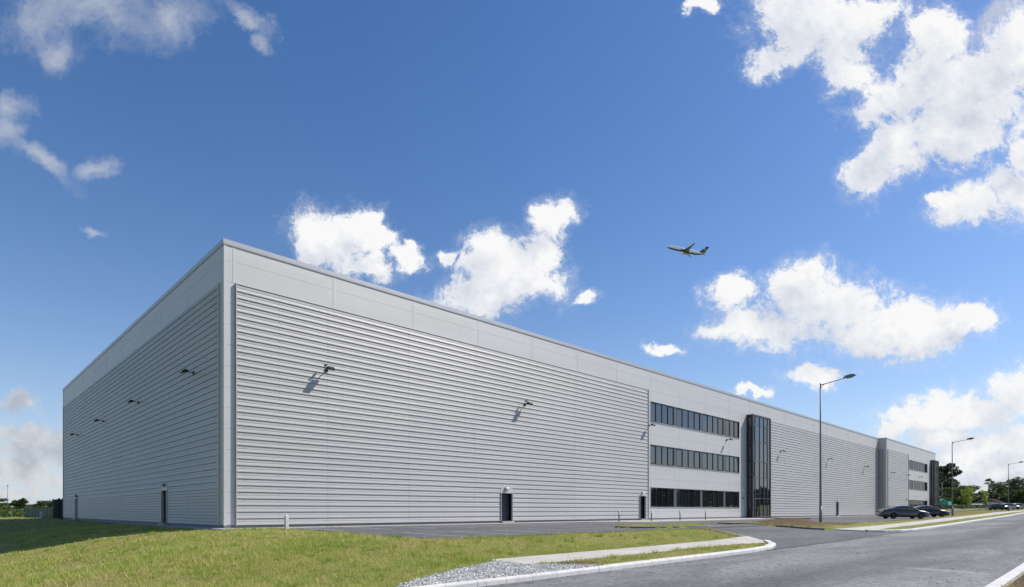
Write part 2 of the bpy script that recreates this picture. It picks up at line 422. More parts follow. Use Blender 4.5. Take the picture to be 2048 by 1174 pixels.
sheet('footpath', ar(18.5, 20.5, .5), lambda n: 1.35-(n-19.5)*.25, lambda n: tab(n, DL)-.13, 60, .012, PATHM, swap=True, zf=lambda x, n: Z(x, n), skirt=.12, label='concrete footpath along the grass bank on the left')
sheet('footpath', ar(18.5, 20.5, .5), lambda n: tab(n, DR), 250., 160, .012, PATHM, swap=True, zf=lambda x, n: Z(x, n), skirt=.12, label='concrete footpath beyond the driveway running to the far cars')

def kerb(name, pts, mat, label, h=.15, w=.29, step=.5, zf=None, inward=1):
    P = [Vector((p[0], -p[1])) for p in pts]; Q = [P[0]]
    for a, b in zip(P, P[1:]):
        k = max(1, int((b-a).length/step)) if (b-a).length < 40 else int((b-a).length/2)
        for j in range(1, k+1): Q.append(a.lerp(b, j/k))
    m = MB(); rows = []
    for i, q in enumerate(Q):
        d = (Q[min(i+1, len(Q)-1)]-Q[max(i-1, 0)]).normalized(); nrm = Vector((-d.y, d.x))*inward   # towards the land
        z0 = float((zf or (lambda x, n: zr(x)))(q.x, -q.y))
        prof = [(0, -.3), (.01, h-.05), (.03, h-.015), (.06, h), (w, h), (w, -.3)]
        rows.append([(q.x+nrm.x*o, q.y+nrm.y*o, z0+z) for o, z in prof])
    m.rings(rows, closed=True)
    o = m.build(name, mat); tag(o, label, kind='structure'); return o
kerb('kerb', [(-80, 22), (-30, 22), (0, 22), (13, 22), (15.2, 21.8), (17.2, 21.2), (18.7, 20.3)], KERBM, 'pale concrete kerb along the near verge curving into the driveway', zf=lambda x, n: zdrive(x, n) if x > 13 else zr(x))
kerb('kerb', [(18.7, 20.3), (20.0, 18.85), (20.8, 17.5)], KERBM, 'thin pale kerb edging the end of the footpath at the driveway', h=.07, w=.13, zf=zdrive)
kerb('kerb', [(35.2, 20.3), (36.2, 21.05), (37.8, 21.7), (39.8, 22), (60, 22), (100, 22), (250, 22)], KERBM, 'pale concrete kerb beyond the driveway along the far verge', zf=lambda x, n: zdrive(x, n) if x < 39 else zr(x), inward=1)
kerb('kerb', [(-80, 30.26), (0, 30.26), (60, 30.26), (250, 30.26)], KERBM, 'pale concrete kerb on the right side of the road', inward=-1)
kerb('kerb', [(32.9, 18.2), (32.1, 17.5), (31.5, 15.5), (31.4, 12.5), (31.6, 11.4), (32.3, 11.0), (34, 11.9), (36, 13.5), (39, 14.7), (44, 16.3), (55, 17.2), (89, 17.2)], KERBD, 'low dark kerb round the bare soil island by the lamp post', zf=lambda x, n: zdrive(x, n)-.0, h=.11, w=.12)
isl = [(21.6+3.7*math.cos(t), 12.6+.12*3.7*math.cos(t)+1.9*math.sin(t)) for t in np.linspace(0, 2*math.pi, 40)]
kerb('kerb', isl, KERBD, 'low dark kerb round the small grass island in the lot', zf=lambda x, n: Z(x, n) if n < 14.9 else zcp(x), h=.11, w=.12, inward=-1)
kerb('kerb', [(61.2, 1.9), (60.4, 3.5), (57.6, 8.8)], KERBD, 'dark kerb edging the paving in front of the glazed entrance', zf=lambda x, n: Z(x, n), h=.1, w=.2, inward=1)
# dark tar joint between driveway and road
m = MB(); js = ar(14.2, 40, .25)
rr = [(x, 22.0+.035*math.sin(x*3.1)+.03*math.sin(x*7.7+1)) for x in js]
for (x0, n0), (x1, n1) in zip(rr, rr[1:]):
    w_ = .06+.02*math.sin(x0*9)
    m.quad((x0, -n0+w_, z1(x0, 22.2)+.011), (x0, -n0-w_, z1(x0, 22.2)+.011), (x1, -n1-w_, z1(x1, 22.2)+.011), (x1, -n1+w_, z1(x1, 22.2)+.011))
tag(m.build('tar_joint', pbr('tar', (.012, .012, .013), .6, 0, .2)), 'thin dark tar joint where driveway meets the road', kind='structure')
# white bay lines, worn
def line_mat():
    m, nt, b = nodes('worn_line_paint')
    n = noise(nt, 9, 6, .75); r = ramp(nt, n.outputs['Fac'], [(.36, (.2, .2, .2)), (.5, (.6, .6, .58))])
    L(nt, r.outputs[0], b.inputs['Base Color']); b.inputs['Roughness'].default_value = .8; return m
m = MB()
def strip(m, x, n0, n1, w=.05):
    k = 6
    for j in range(k):
        a, b = n0+(n1-n0)*j/k, n0+(n1-n0)*(j+1)/k
        m.quad((x-w, -a, z1(x, a)+.012), (x+w, -a, z1(x, a)+.012), (x+w, -b, z1(x, b)+.012), (x-w, -b, z1(x, b)+.012))
for k in range(10): strip(m, 3.04+2.7*k, 1.95, 6.8)
for k in range(6): strip(m, 4.4+2.7*k, 9.8, 14.7)
for k in range(9): strip(m, 66.5+2.7*k, 11.5, 16.9)
tag(m.build('bay_markings', line_mat()), 'worn white parking bay lines on the lot', kind='structure')

# gravel: loose grey stones over a bed
m = MB(); gp = [(x, -n, z1(x, n)+.0) for x, n in GRAV]
m.f.append([m.P(p) for p in gp]); tag(m.build('gravel_bed', pbr('crushed_stone', (.2, .22, .23), .9, 0, .4, 25, .6, 60)), 'bed of crushed grey stone at the end of the footpath', kind='structure')
pts = rng.uniform((-4.1, 18.7), (3.4, 21.86), (110000, 2)); pts = pts[inpoly(pts[:, 0]+rng.normal(0, .09, len(pts)), pts[:, 1]+rng.normal(0, .08, len(pts)), GRAV)][:26000]
def stones(name, pts, smin, smax, mat, zoff=0.0):
    n_ = len(pts); s_ = rng.uniform(smin, smax, n_)*rng.uniform(.6, 1.3, n_)
    oc = np.array([(1, 0, 0), (0, 1, 0), (-1, 0, 0), (0, -1, 0), (0, 0, .7), (0, 0, -.7)], float)
    J = oc[None]*s_[:, None, None]*rng.uniform(.55, 1.35, (n_, 6, 3))+rng.normal(0, .18, (n_, 6, 3))*s_[:, None, None]
    th = rng.uniform(0, 6.28, n_); ph = rng.uniform(-.9, .9, n_); c, s = np.cos(th), np.sin(th); c2, s2 = np.cos(ph), np.sin(ph)
    Y = J.copy(); Y[..., 1] = c2[:, None]*J[..., 1]-s2[:, None]*J[..., 2]; Y[..., 2] = s2[:, None]*J[..., 1]+c2[:, None]*J[..., 2]
    X = Y.copy(); X[..., 0] = c[:, None]*Y[..., 0]-s[:, None]*Y[..., 1]; X[..., 1] = s[:, None]*Y[..., 0]+c[:, None]*Y[..., 1]
    base = np.stack([pts[:, 0], -pts[:, 1], Z(pts[:, 0], pts[:, 1])+zoff], -1)
    X += base[:, None]
    fc = np.array([(0, 1, 4), (1, 2, 4), (2, 3, 4), (3, 0, 4), (1, 0, 5), (2, 1, 5), (3, 2, 5), (0, 3, 5)])
    V = X[:, fc].reshape(-1, 3)
    return soup(name, V, 3, mat, np.repeat(rng.uniform(0, 1, n_), 8))
STONE = leafy('loose_stone', (.22, .22, .21), (.5, .49, .46), (.78, .76, .72), 3.0, 0)
STONE.node_tree.nodes['Principled BSDF'].inputs['Roughness'].default_value = .8
tag(stones('gravel', pts, .012, .036, STONE, .01), 'loose grey crushed stones heaped beside the kerb', kind='stuff')
pts = np.concatenate([rng.uniform((-4, 22.2), (30, 30), (260, 2)), np.stack([rng.uniform(-3, 12, 70), rng.normal(22.15, .1, 70).clip(22.03, 22.6)], -1)])
LITTER = leafy('grit', (.05, .04, .03), (.12, .1, .08), (.2, .19, .17), 3.0, 0)
tag(stones('road_grit', pts, .006, .022, LITTER, .01), 'scattered small grit and crumbs on the asphalt', kind='stuff')

# grass blades
def blades(n_, dmin, dmax, hmin, hmax, wk, seed, tall=0.0, sel=None):
    g = np.random.default_rng(seed)
    D = np.exp(g.uniform(math.log(dmin), math.log(dmax), n_)); a = g.uniform(-.98, 1.0, n_)
    X = CX+D*(a*RX+FX); Y = CY+D*(a*RY+FY); n = -Y
    # clumping
    cl = .5+.5*np.sin(X*2.3+np.sin(n*1.9)*1.7)*np.sin(n*2.7+np.sin(X*1.3)*2)
    cl2 = .5+.5*np.sin(X*.61+1.3*np.sin(n*.43))*np.sin(n*.71+1.1*np.sin(X*.37+2))
    ok = ~paved(X, n) & (g.uniform(0, 1, n_) < (.35+.65*cl)) & (g.uniform(0, 1, n_) > 1.25*soilf(X, n)-.1)
    ok &= ~((X > 2.0) & (X < 2.5) & (n > 1) & (n < 15))
    edge = (n > 20.5) & (n < 21.85) & (g.uniform(0, 1, n_) < .25); ok &= ~edge
    if sel is not None: ok &= sel(X, n)
    X, n, D, cl, cl2 = X[ok], n[ok], D[ok], cl[ok], cl2[ok]; k = len(X)
    h = (hmin+(hmax-hmin)*g.beta(1.6, 3.5, k))*(.7+.5*cl)*(.75+.5*cl2)
    w = wk*(D**.85)*g.uniform(.6, 1.4, k)
    th = g.uniform(0, 6.28, k); lean = g.normal(0, .45, (k, 2))*h[:, None]
    z = Zl(X, n)-.01
    dx, dy = np.cos(th)*w/2, np.sin(th)*w/2
    B = np.stack([X, -n, z], -1)
    v0 = B+np.stack([-dx, -dy, 0*dx], -1); v1 = B+np.stack([dx, dy, 0*dx], -1)
    t = B+np.concatenate([lean, h[:, None]], 1)
    tone = np.clip(g.normal(.42, .2, k)+.5*(cl2-.45), 0, 1)
    return np.stack([v0, v1, t], 1).reshape(-1, 3), tone
V1, T1 = blades(900000, 7, 42, .03, .15, .0013, 3)
V2, T2 = blades(160000, 42, 150, .05, .16, .0012, 4)
V3, T3 = blades(34000, 8, 26, .12, .32, .0011, 5)
V4, T4 = blades(30000, 9, 60, .06, .2, .0010, 6, sel=lambda x, n: (n > 20.4) | ((x > 19) & (x < 30)) | (x > 36))
def tufts(k, seed):
    g = np.random.default_rng(seed); D = np.exp(g.uniform(math.log(8), math.log(34), k)); a = g.uniform(-.95, .9, k)
    X = CX+D*(a*RX+FX); n = -(CY+D*(a*RY+FY)); ok = ~paved(X, n) & ~paved(X+.3, n) & ~paved(X, n+.3) & (soilf(X, n) < .4); X, n, D = X[ok], n[ok], D[ok]; k = len(X)
    b = 26; hh = np.repeat(g.uniform(.08, .22, k), b)*g.uniform(.5, 1.1, k*b); Xs = np.repeat(X, b)+g.normal(0, .05, k*b); ns = np.repeat(n, b)+g.normal(0, .05, k*b)
    th = g.uniform(0, 6.28, k*b); w = .0014*np.repeat(D, b)**.85; out = np.stack([Xs-np.repeat(X, b), -(ns-np.repeat(n, b)), 0*Xs], -1)
    B = np.stack([Xs, -ns, Zl(Xs, ns)-.01], -1); dx, dy = np.cos(th)*w/2, np.sin(th)*w/2
    t = B+out*1.3+np.stack([g.normal(0, .25, k*b)*hh, g.normal(0, .25, k*b)*hh, hh], -1)
    return np.stack([B+np.stack([-dx, -dy, 0*dx], -1), B+np.stack([dx, dy, 0*dx], -1), t], 1).reshape(-1, 3), np.clip(np.repeat(g.choice([.15, .55, .95, 1.0], k), b)+g.normal(0, .12, k*b), 0, 1)
V5, T5 = tufts(2600, 9); V1 = np.concatenate([V1, V5]); T1 = np.concatenate([T1, T5])
tag(soup('grass', np.concatenate([V1, V2, V3, V4]), 3, BLADE, np.concatenate([T1, T2, np.clip(T3*.6, 0, 1), T4])), 'rough short green and straw coloured grass with taller stems', kind='stuff')

# ------------------------------------------------------------------ warehouses
H = 14.72
def facade_T(kind, x0=0.0, y0=0.0):
    if kind == 'front': return lambda a, o, z: (x0+a, y0-o, z)
    return lambda a, o, z: (x0-o, y0+a, z)                  # faces -x, a runs away from the corner
def cells(m, a0, a1, z0, z1, holes, o0, o1):
    A = sorted({a0, a1, *[h[0] for h in holes], *[h[1] for h in holes]}); A = [a for a in A if a0 <= a <= a1]
    Zs = sorted({z0, z1, *[h[2] for h in holes], *[h[3] for h in holes]}); Zs = [z for z in Zs if z0 <= z <= z1]
    for a, b in zip(A, A[1:]):
        run = None
        for c, d in zip(Zs, Zs[1:]):
            inside = any(h[0] <= (a+b)/2 <= h[1] and h[2] <= (c+d)/2 <= h[3] for h in holes)
            if inside:
                if run: m.box(a, o0, run[0], b, o1, run[1]); run = None
            else: run = (run[0] if run else c, d)
        if run: m.box(a, o0, run[0], b, o1, run[1])
def cladding(T, a0, a1, z0, z1, holes=(), fine_below=None):
    m = MB(T); z = z0
    while z < z1-.05:
        p = .35
        if fine_below and z < fine_below: p = .175
        zt = min(z+p, z1); s = (zt-z); q = s/.35 if p == .35 else s/.35
        if p == .35: prof = [(.010, 0), (.076, .012), (.077, .045), (.055, .165), (.054, .2), (.061, .210), (.061, .225), (.052, .236), (.047, .325), (.012, .334), (.012, .35)]
        else: prof = [(.01, 0), (.07, .01), (.068, .08), (.062, .155), (.01, .16), (.01, .175)]
        segs = [(a0, a1)]
        for h in holes:
            if z < h[3]-.02 and zt > h[2]+.02:
                segs = [s2 for a, b in segs for s2 in ((a, min(b, h[0])), (max(a, h[1]), b)) if s2[1]-s2[0] > .01]
        for a, b in segs:
            k = max(1, int((b-a)/12))
            for (o0, zz0), (o1, zz1) in zip(prof, prof[1:]):
                za, zb = min(z+zz0, z1), min(z+zz1, z1)
                if zb-za < 1e-4: continue
                m.quad((a, o0, za), (b, o0, za), (b, o1, zb), (a, o1, zb))
        z += p
    return m
def panels(T, m, a0, a1, z0, z1, xj, zj, holes, gap=.009, o0=-.05, o1=0.0):
    A = [a0]+[x for x in xj if a0+.05 < x < a1-.05]+[a1]; Zs = [z0]+[z for z in zj if z0+.05 < z < z1-.05]+[z1]
    for a, b in zip(A, A[1:]):
        for c, d in zip(Zs, Zs[1:]):
            hs = [h for h in holes if h[0] < b and h[1] > a and h[2] < d and h[3] > c]
            aa, bb, cc, dd = a+gap/2, b-gap/2, c+gap/2, d-gap/2
            if not hs: m.box(aa, o0, cc, bb, o1, dd)
            else: cells(m, aa, bb, cc, dd, [(max(h[0], aa), min(h[1], bb), max(h[2], cc), min(h[3], dd)) for h in hs], o0, o1)
XJ = [.5+5.65*k for k in range(40)]
ZJ = sorted(12.78-1.09*k for k in range(1, 12))
def strips(T, m, a0, a1, z0, z1):
    for x in XJ:
        if a0+.2 < x < a1-.2: m.box(x-.07, -.04, z0, x+.07, .008, z1)
def window(T, root, a0, a1, z0, z1, n, cat_label=None):
    f = MB(T); d0 = -.16
    f.box(a0, d0, z0, a1, -.07, z0+.06); f.box(a0, d0, z1-.06, a1, -.07, z1); f.box(a0, d0, z0+.06, a0+.06, -.07, z1-.06); f.box(a1-.06, d0, z0+.06, a1, -.07, z1-.06)
    W = (a1-a0)/n
    for k in range(1, n): f.box(a0+k*W-.026, d0, z0+.06, a0+k*W+.026, -.075, z1-.06)
    for k in (0, n-1):                                             # opening lights have their own thicker sash
        u0, u1 = a0+k*W+.06, a0+(k+1)*W-.06
        f.box(u0, d0, z0+.06, u1, -.085, z0+.13); f.box(u0, d0, z1-.13, u1, -.085, z1-.06)
    fr = f.build('window', DFRAME, root)
    g = MB(T)
    for k in range(n):
        t = .004*math.sin(k*2.1+a0)                                 # each pane sits a hair out of true
        u0, u1 = a0+k*W+.02, a0+(k+1)*W-.02
        g.quad((u0, -.13+t, z0+.03), (u1, -.13-t, z0+.03), (u1, -.13-t*.4, z1-.03), (u0, -.13+t*.5, z1-.03))
    g.build('pane', GLASS, fr)
    return fr
def door(T, root, a0, a1, z0, z1, side=False):
    """recessed steel door: box surround standing proud of the sheeting, leaf at the back of the recess"""
    s = MB(T); t = .05; p = .125
    s.box(a0-t, -.3, z0, a0, p, z1+t); s.box(a1, -.3, z0, a1+t, p, z1+t); s.box(a0, -.3, z1, a1, p, z1+t)
    fr = s.build('door', TRIM, root)
    l = MB(T); l.box(a0+.005, -.34, z0+.02, a1-.005, -.29, z1-.01); lf = l.build('leaf', DOORM, fr)
    h = MB(T); h.box(a1-.2, -.288, z0+.98, a1-.08, -.25, z0+1.01); h.box(a1-.1, -.288, z0+.9, a1-.07, -.275, z0+1.1)
    h.build('handle', BRUSH, fr)
    zt = z1+t; zb_ = .12+.35*math.ceil((zt-.12)/.35-.06)
    if zb_-zt > .01: hd = MB(T); hd.box(a0-.05, .0, zt+.001, a1+.05, .072, zb_+.012); hd.build('head_flashing', PANEL, fr)
    st = MB(T); st.box(a0-.04, -.3, z0-.18, a1+.02, .32, z0+.0); st.build('step', CONC, fr)
def parapet(T, m, a0, a1, xj):
    panels(T, m, a0, a1, 12.78, H, xj, [13.89], [])
def coping(T, root, a0, a1):
    c = MB(T); c.box(a0, -.35, H+.0, a1, .045, H+.22); c.box(a0, .02, H-.05, a1, .04, H)
    return c

def tower(T, root, a0, a1, p, ztop=12.82, z0=.05):
    t = empty('entrance_tower'); t.parent = root
    fr = MB(T)
    cols = [a0+.08, a0+.62, a0+1.95, a0+3.2, a0+4.35, a1-.1] if a1-a0 > 5 else list(np.linspace(a0+.08, a1-.1, 6))
    rows = [z0+.05, 1.2, 2.42, 5.0, 7.05, 9.5, 11.6, ztop-.15]
    for c in cols: fr.box(c-.04, p-.1, z0, c+.04, p+.035, ztop-.1)
    for z in rows: fr.box(a0, p-.1, z-.03, a1, p+.02, z+.03)
    for (k, r) in ((0, 1), (0, 3), (0, 5), (3, 3), (3, 5)):          # opening sashes
        if r+1 < len(rows):
            a, b, c, d = cols[k]+.05, cols[k+1]-.05, rows[r]+.04, rows[r+1]-.04
            fr.box(a, p-.05, c, a+.07, p+.045, d); fr.box(b-.07, p-.05, c, b, p+.045, d); fr.box(a, p-.05, c, b, p+.045, c+.06); fr.box(a, p-.05, d-.06, b, p+.045, d)
    fr.build('mullions', GFRAME, t)
    g = MB(T)
    for i, (a, b) in enumerate(zip(cols, cols[1:])):
        for j, (c, d) in enumerate(zip(rows, rows[1:])):
            e = .004*math.sin(i*3+j*1.7)
            g.quad((a+.02, p-.03+e, c+.01), (b-.02, p-.03-e, c+.01), (b-.02, p-.03-e, d-.01), (a+.02, p-.03+e, d-.01))
    g.build('pane', GLASS, t)
    sd = MB(T)
    sd.box(a0-.02, .0, z0, a0+.04, p-.1, ztop-.1); sd.box(a1-.04, .0, z0, a1+.02, p-.1, ztop-.1)
    sd.build('side_panel', DFRAME, t)
    sg = MB(T)
    for z in range(1, 12, 2): sg.box(a0-.035, .25, z+.1, a0-.021, p-.25, min(z+1.95, ztop-.4))
    sg.build('side_pane', GLASS, t)
    cp = MB(T); cp.box(a0-.05, -.02, ztop-.1, a1+.05, p+.06, ztop+.04); cp.box(a0-.05, p-.1, z0, a0+.06, p+.06, ztop-.1); cp.box(a1-.05, p-.1, z0, a1+.05, p+.06, ztop-.1)
    cp.build('surround', GFRAME, t)
    dr = MB(T); a, b = cols[0]+.06, cols[2]-.05
    dr.box(a, p-.02, z0, a+.09, p+.05, 2.38); dr.box(b-.09, p-.02, z0, b, p+.05, 2.38); dr.box((a+b)/2-.05, p-.02, z0, (a+b)/2+.05, p+.05, 2.38); dr.box(a, p-.02, 2.3, b, p+.05, 2.39)
    dr.box((a+b)/2+.09, p+.05, .8, (a+b)/2+.12, p+.1, 1.7)
    dr.build('door', DFRAME, t)

def warehouse(name, fx0, fy0, length, depth, left_depth, clads, wins, tow, doors_front, doors_left, left_clad, full_left):
    root = empty(name, (0, 0, 0))
    TF = facade_T('front', fx0, fy0); TL = facade_T('side', fx0, fy0)
    z12 = 12.78
    # holes in the backing wall
    wh = [(a, b, z0, z1) for (a, b, n) in wins for (z0, z1) in ((1.25, 3.2), (5.5, 7.45), (9.72, 11.72))]
    dh = [(a, b, .0, zt) for (a, b, zt) in doors_front]
    spacer = [(wins[i][1], wins[i+1][0], z0, z1) for i in range(len(wins)-1) for (z0, z1) in ((1.25, 3.2), (5.5, 7.45), (9.72, 11.72))]
    holes = wh+dh
    w = MB(TF)
    cells(w, .052, length, -.3, H, holes+spacer, -.28, -.052)
    w.T = TL; cells(w, .28, left_depth, -.6, H, [(a, b, .0, zt) for (a, b, zt) in doors_left], -.28, -.052)
    w.T = lambda a, o, z: (a, o, z)
    w.box(fx0+length-.28, fy0+.28, -.3, fx0+length-.001, fy0+depth, H); w.box(fx0, fy0+depth-.28, -.6, fx0+length-.28, fy0+depth, H)
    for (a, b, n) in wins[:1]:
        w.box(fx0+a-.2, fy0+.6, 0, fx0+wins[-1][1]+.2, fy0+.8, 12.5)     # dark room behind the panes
    for (a, b, zt) in doors_front: w.box(fx0+a-.1, fy0+.36, -.1, fx0+b+.1, fy0+.5, zt+.2)
    for (a, b, zt) in doors_left: w.box(fx0+.36, fy0+a-.1, -.3, fx0+.5, fy0+b+.1, zt+.2)
    w.build('wall', WBACK, root)
    rf = MB(); rf.box(fx0+.28, fy0+.28, H-.6, fx0+length-.28, fy0+depth-.28, H-.3); rf.build('roof', ROOFM, root)
    # flat panels: parapet band, corner strip, office bays
    pm = MB(TF); parapet(TF, pm, .1, length, XJ)
    prev = .1; zones = sorted(clads)
    flats = []
    for (a, b) in zones: flats.append((prev, a-.0)); prev = b
    flats.append((prev, length))
    for (a, b) in flats:
        if b-a > .15: panels(TF, pm, a, b, .14, z12, XJ, ZJ, [(h[0], h[1], h[2], h[3]) for h in wh+spacer])
    strips(TF, pm, .1, length, z12, H)
    for (a, b) in flats:
        if b-a > 3: 
            for (c, d) in ((.14, 1.2), (3.25, 5.45), (7.5, 9.67), (11.77, z12)): strips(TF, pm, a, min(b, wins[-1][1]+1 if wins else b), c, d)
    pm.T = TL; panels(TL, pm, .1, left_depth, z12, H, XJ, [13.89], [])
    strips(TL, pm, .1, left_depth, z12, H)
    panels(TL, pm, .1, left_clad[0], .14, z12, [], ZJ, [])
    if left_clad[1] < left_depth-.15: panels(TL, pm, left_clad[1], left_depth, .14, z12, [], ZJ, [])
    pm.build('flat_panels', PANEL, root)
    cm = MB(TF); cm.box(-.012, -.111, .12, .111, .012, H-.051)
    cm.build('corner_flashing', PANEL, root)
    # ribbed sheeting
    for (a, b) in zones:
        c = cladding(TF, a, b, .12, z12-.03, [(d[0]-.05, d[1]+.05, 0, d[2]+.05) for d in doors_front])
        c.build('cladding', CLAD, root)
    c = cladding(TL, left_clad[0], left_clad[1], .12, z12-.03, [(d[0]-.05, d[1]+.05, 0, d[2]+.05) for d in doors_left], 2.0 if full_left else None)
    c.build('cladding', CLAD, root)
    for (a, b) in zones:
        tm = MB(TF)
        tm.box(a-.04, -.02, .1, a, .125, z12); tm.box(b, -.02, .1, b+.035, .115, z12); tm.box(a, .0, z12-.03, b, .05, z12-.0)
        tm.build('edge_trim', TRIM, root)
    tm = MB(TL); a, b = left_clad
    tm.box(a-.04, -.02, .1, a, .125, z12); tm.box(b, -.02, .1, b+.035, .115, z12); tm.box(a, .0, z12-.03, b, .05, z12)
    tm.build('edge_trim', TRIM, root)
    pl = MB(TF); pl.box(.0, -.05, -.3, length, .015, .11); pl.T = TL; pl.box(.0, -.05, -.7, left_depth, .015, .11)
    pl.build('plinth', pbr('plinth_grey', (.17, .18, .2), .7, 0, .1), root)
    cp = coping(TF, root, -.045, length); cp.T = TL; cp.box(.35, -.35, H, left_depth, .045, H+.219); cp.box(.0, .02, H-.05, left_depth, .04, H)
    cp.T = lambda a, o, z: (a, o, z)
    cp.box(fx0+length-.35, fy0+.35, H, fx0+length+.04, fy0+depth, H+.219); cp.box(fx0+.35, fy0+depth-.35, H, fx0+length-.35, fy0+depth+.04, H+.219)
    cp.build('coping', TRIM, root)
    for (z0, z1) in ((9.72, 11.72), (5.5, 7.45), (1.25, 3.2)):
        for (a, b, n) in wins: window(TF, root, a, b, z0, z1, n)
        if wins:
            for i in range(len(wins)-1):
                sp = MB(TF); sp.box(wins[i][1]+.0, -.15, z0, wins[i+1][0], -.072, z1); sp.build('window_spacer', GFRAME, root)
            sl = MB(TF); sl.box(wins[0][0]-.08, -.15, z0-.05, wins[-1][1]+.05, .05, z0-.005)
            sl.box(wins[0][0]-.08, -.15, z0-.005, wins[0][0]-.002, .03, z1+.06)
            sl.build('sill', TRIM, root)
    if tow: tower(TF, root, *tow)
    for (a, b, zt) in doors_front: door(TF, root, a, b, .1, zt)
    for (a, b, zt) in doors_left: door(TL, root, a, b, .1, zt, True)
    return root
W1 = [(40.0, 44.55, 4), (45.05, 50.15, 4), (50.6, 55.7, 4), (56.15, 59.75, 3)]
w1 = warehouse('warehouse', 0, 0, 120.28, 52.84, 52.84, [(.6, 39.5), (67.3, 119.6)], W1, (61.8, 67.05, .8),
    [(19.62, 20.75, 2.2), (38.0, 38.98, 2.3), (95.3, 96.4, 2.3)], [(10.15, 11.25, 2.2), (42.75, 43.95, 2.15)], (.6, 52.1), True)
tag(w1, 'long silver ribbed warehouse nearest the grass, its shaded end wall facing left', 'warehouse')
W2 = [(17.3, 21.6, 4), (22.0, 26.5, 4), (26.9, 31.4, 4), (31.8, 35.3, 3)]
w2 = warehouse('warehouse', 120.3, -1.35, 44.1, 40.0, 1.34, [(.75, 16.8)], W2, (38.5, 43.2, .8), [], [], (.45, 1.25), False)
tag(w2, 'far silver warehouse block stepping forward behind the dark saloon cars', 'warehouse')

# small sign and keypad on the shaded wall strip beside the entrance tower
s = MB(facade_T('front')); s.box(60.45, .0, 3.15, 60.8, .02, 3.55); o = s.build('wall_sign', WHITEP); tag(o, 'small white sign on the wall strip beside the glazed tower', 'sign')
s = MB(facade_T('front')); s.box(60.55, .02, 3.25, 60.7, .023, 3.42); o2 = s.build('sign_symbol', pbr('sign_green', (.05, .25, .12), .5), o)
s = MB(facade_T('front')); s.cbox(60.5, .0, 2.35, 60.8, .09, 2.5, .01); tag(s.build('intercom_box', BLACKM), 'small dark box on the wall under the white sign', 'intercom')

# ------------------------------------------------------------------ wall floodlights
def floodlight(T, a, z, label, group, cam=False):
    r = empty('floodlight', T(a, 0, z))
    base = Vector(T(a, 0, z)); TT = lambda x, o, zz: tuple(Vector(T(a+x, o, z+zz))-base)
    _T = TT; TT = lambda x, o, zz: _T(x*.92, o*.92, zz*.92)
    m = MB(TT); m.box(-.08, .0, -.1, .08, .14, .1); m.build('wall_plate', BLACKM, r)
    m = MB(TT); m.tube((0, .1, 0), (0, .62, .06), .03, n=8); m.tube((-.2, .62, .06), (.2, .62, .06), .022, n=6); m.build('arm', STEEL, r)
    m = MB(TT); m.rings([[(x, o, zz) for (o, zz) in ((.42, .0), (.78, -.12), (.80, -.02), (.62, .14), (.44, .1))] for x in (-.2, -.17, .17, .2)]); m.build('lamp_body', BLACKM, r)
    m = MB(TT); m.quad((-.16, .45, -.022), (.16, .45, -.022), (.16, .76, -.126), (-.16, .76, -.126)); m.build('lens', LENS, r)
    if cam:
        m = MB(TT); m.box(-.3, .3, .16, -.2, .55, .25); m.tube((-.25, .4, .06), (-.25, .4, .17), .02, n=6); m.build('sensor', BLACKM, r)
    return tag(r, label, 'floodlight', group)
TF = facade_T('front'); TL = facade_T('side'); T2 = facade_T('front', 0, -1.35)
G = 'floodlights on the warehouse walls'
fl = []
for (px, py, lab, cam) in ((662, 737, 'black floodlight on the sunlit ribbed wall nearest the building corner', True),
                      (1060, 807, 'black floodlight on the ribbed wall high above the single steel door', True),
                      (1307, 850, 'black floodlight just under the left end of the top office windows', False),
                      (1463, 879, 'black floodlight under the right end of the top office windows', False),
                      (1569, 902, 'floodlight on the ribbed wall just right of the glazed tower', False),
                      (1664, 918, 'floodlight on the ribbed wall just right of the tallest lamp post', False),
                      (1736, 933, 'floodlight on the ribbed wall near its far end before the step', False)):
    x, z, D = on_y(px, py, -.6); fl.append(floodlight(TF, x, z, lab, G, cam))
for (px, py, lab) in ((1789, 945, 'tiny floodlight on the ribbed sheeting of the far warehouse'), (1820, 950, 'tiny floodlight left between window bands of the far warehouse'), (1844, 954, 'tiny floodlight right between window bands of the far warehouse')):
    x, z, D = on_y(px, py, -1.95); fl.append(floodlight(T2, x, z, lab, G))
for (px, py, lab) in ((367, 743, 'floodlight on the shaded end wall nearest the corner'), (260, 803, 'floodlight second from the corner on the shaded end wall'), (192, 841, 'floodlight third from the corner on the shaded end wall'), (143, 869, 'floodlight farthest from the corner on the shaded end wall')):
    y, z, D = on_x(px, py, -.6); fl.append(floodlight(TL, y, z, lab, G))
# bulkhead lamps over doors
def bulkhead(T, a, z, label, dark=False):
    base = Vector(T(a, 0, z)); TT = lambda x, o, zz: tuple(Vector(T(a+x, o, z+zz))-base)
    r = empty('bulkhead_light', tuple(base))
    m = MB(TT); m.cbox(-.19, .09, -.1, .19, .14, .1, .02); m.build('back_plate', GFRAME, r)
    m = MB(TT); rings = []
    for t in np.linspace(0, 1, 5):
        k = math.cos(t*1.35); o = .14+.14*math.sin(t*1.35)
        rings.append([(.18*k*c, o, .09*k*s_) for c, s_ in ((1, .6), (.7, 1), (-.7, 1), (-1, .6), (-1, -.6), (-.7, -1), (.7, -1), (1, -.6))])
    m.rings(rings); m.build('diffuser', WHITEP if not dark else LENS, r, True)
    return tag(r, label, 'wall light', 'oval lamps above the steel doors')
bulkhead(TF, 20.15, 2.55, 'white oval lamp over the steel door in the middle of the ribbed wall')
bulkhead(TF, 38.45, 2.62, 'white oval lamp over the steel door beside the office windows')
bulkhead(TF, 95.9, 2.6, 'pale oval lamp over the small door past the tallest lamp post')
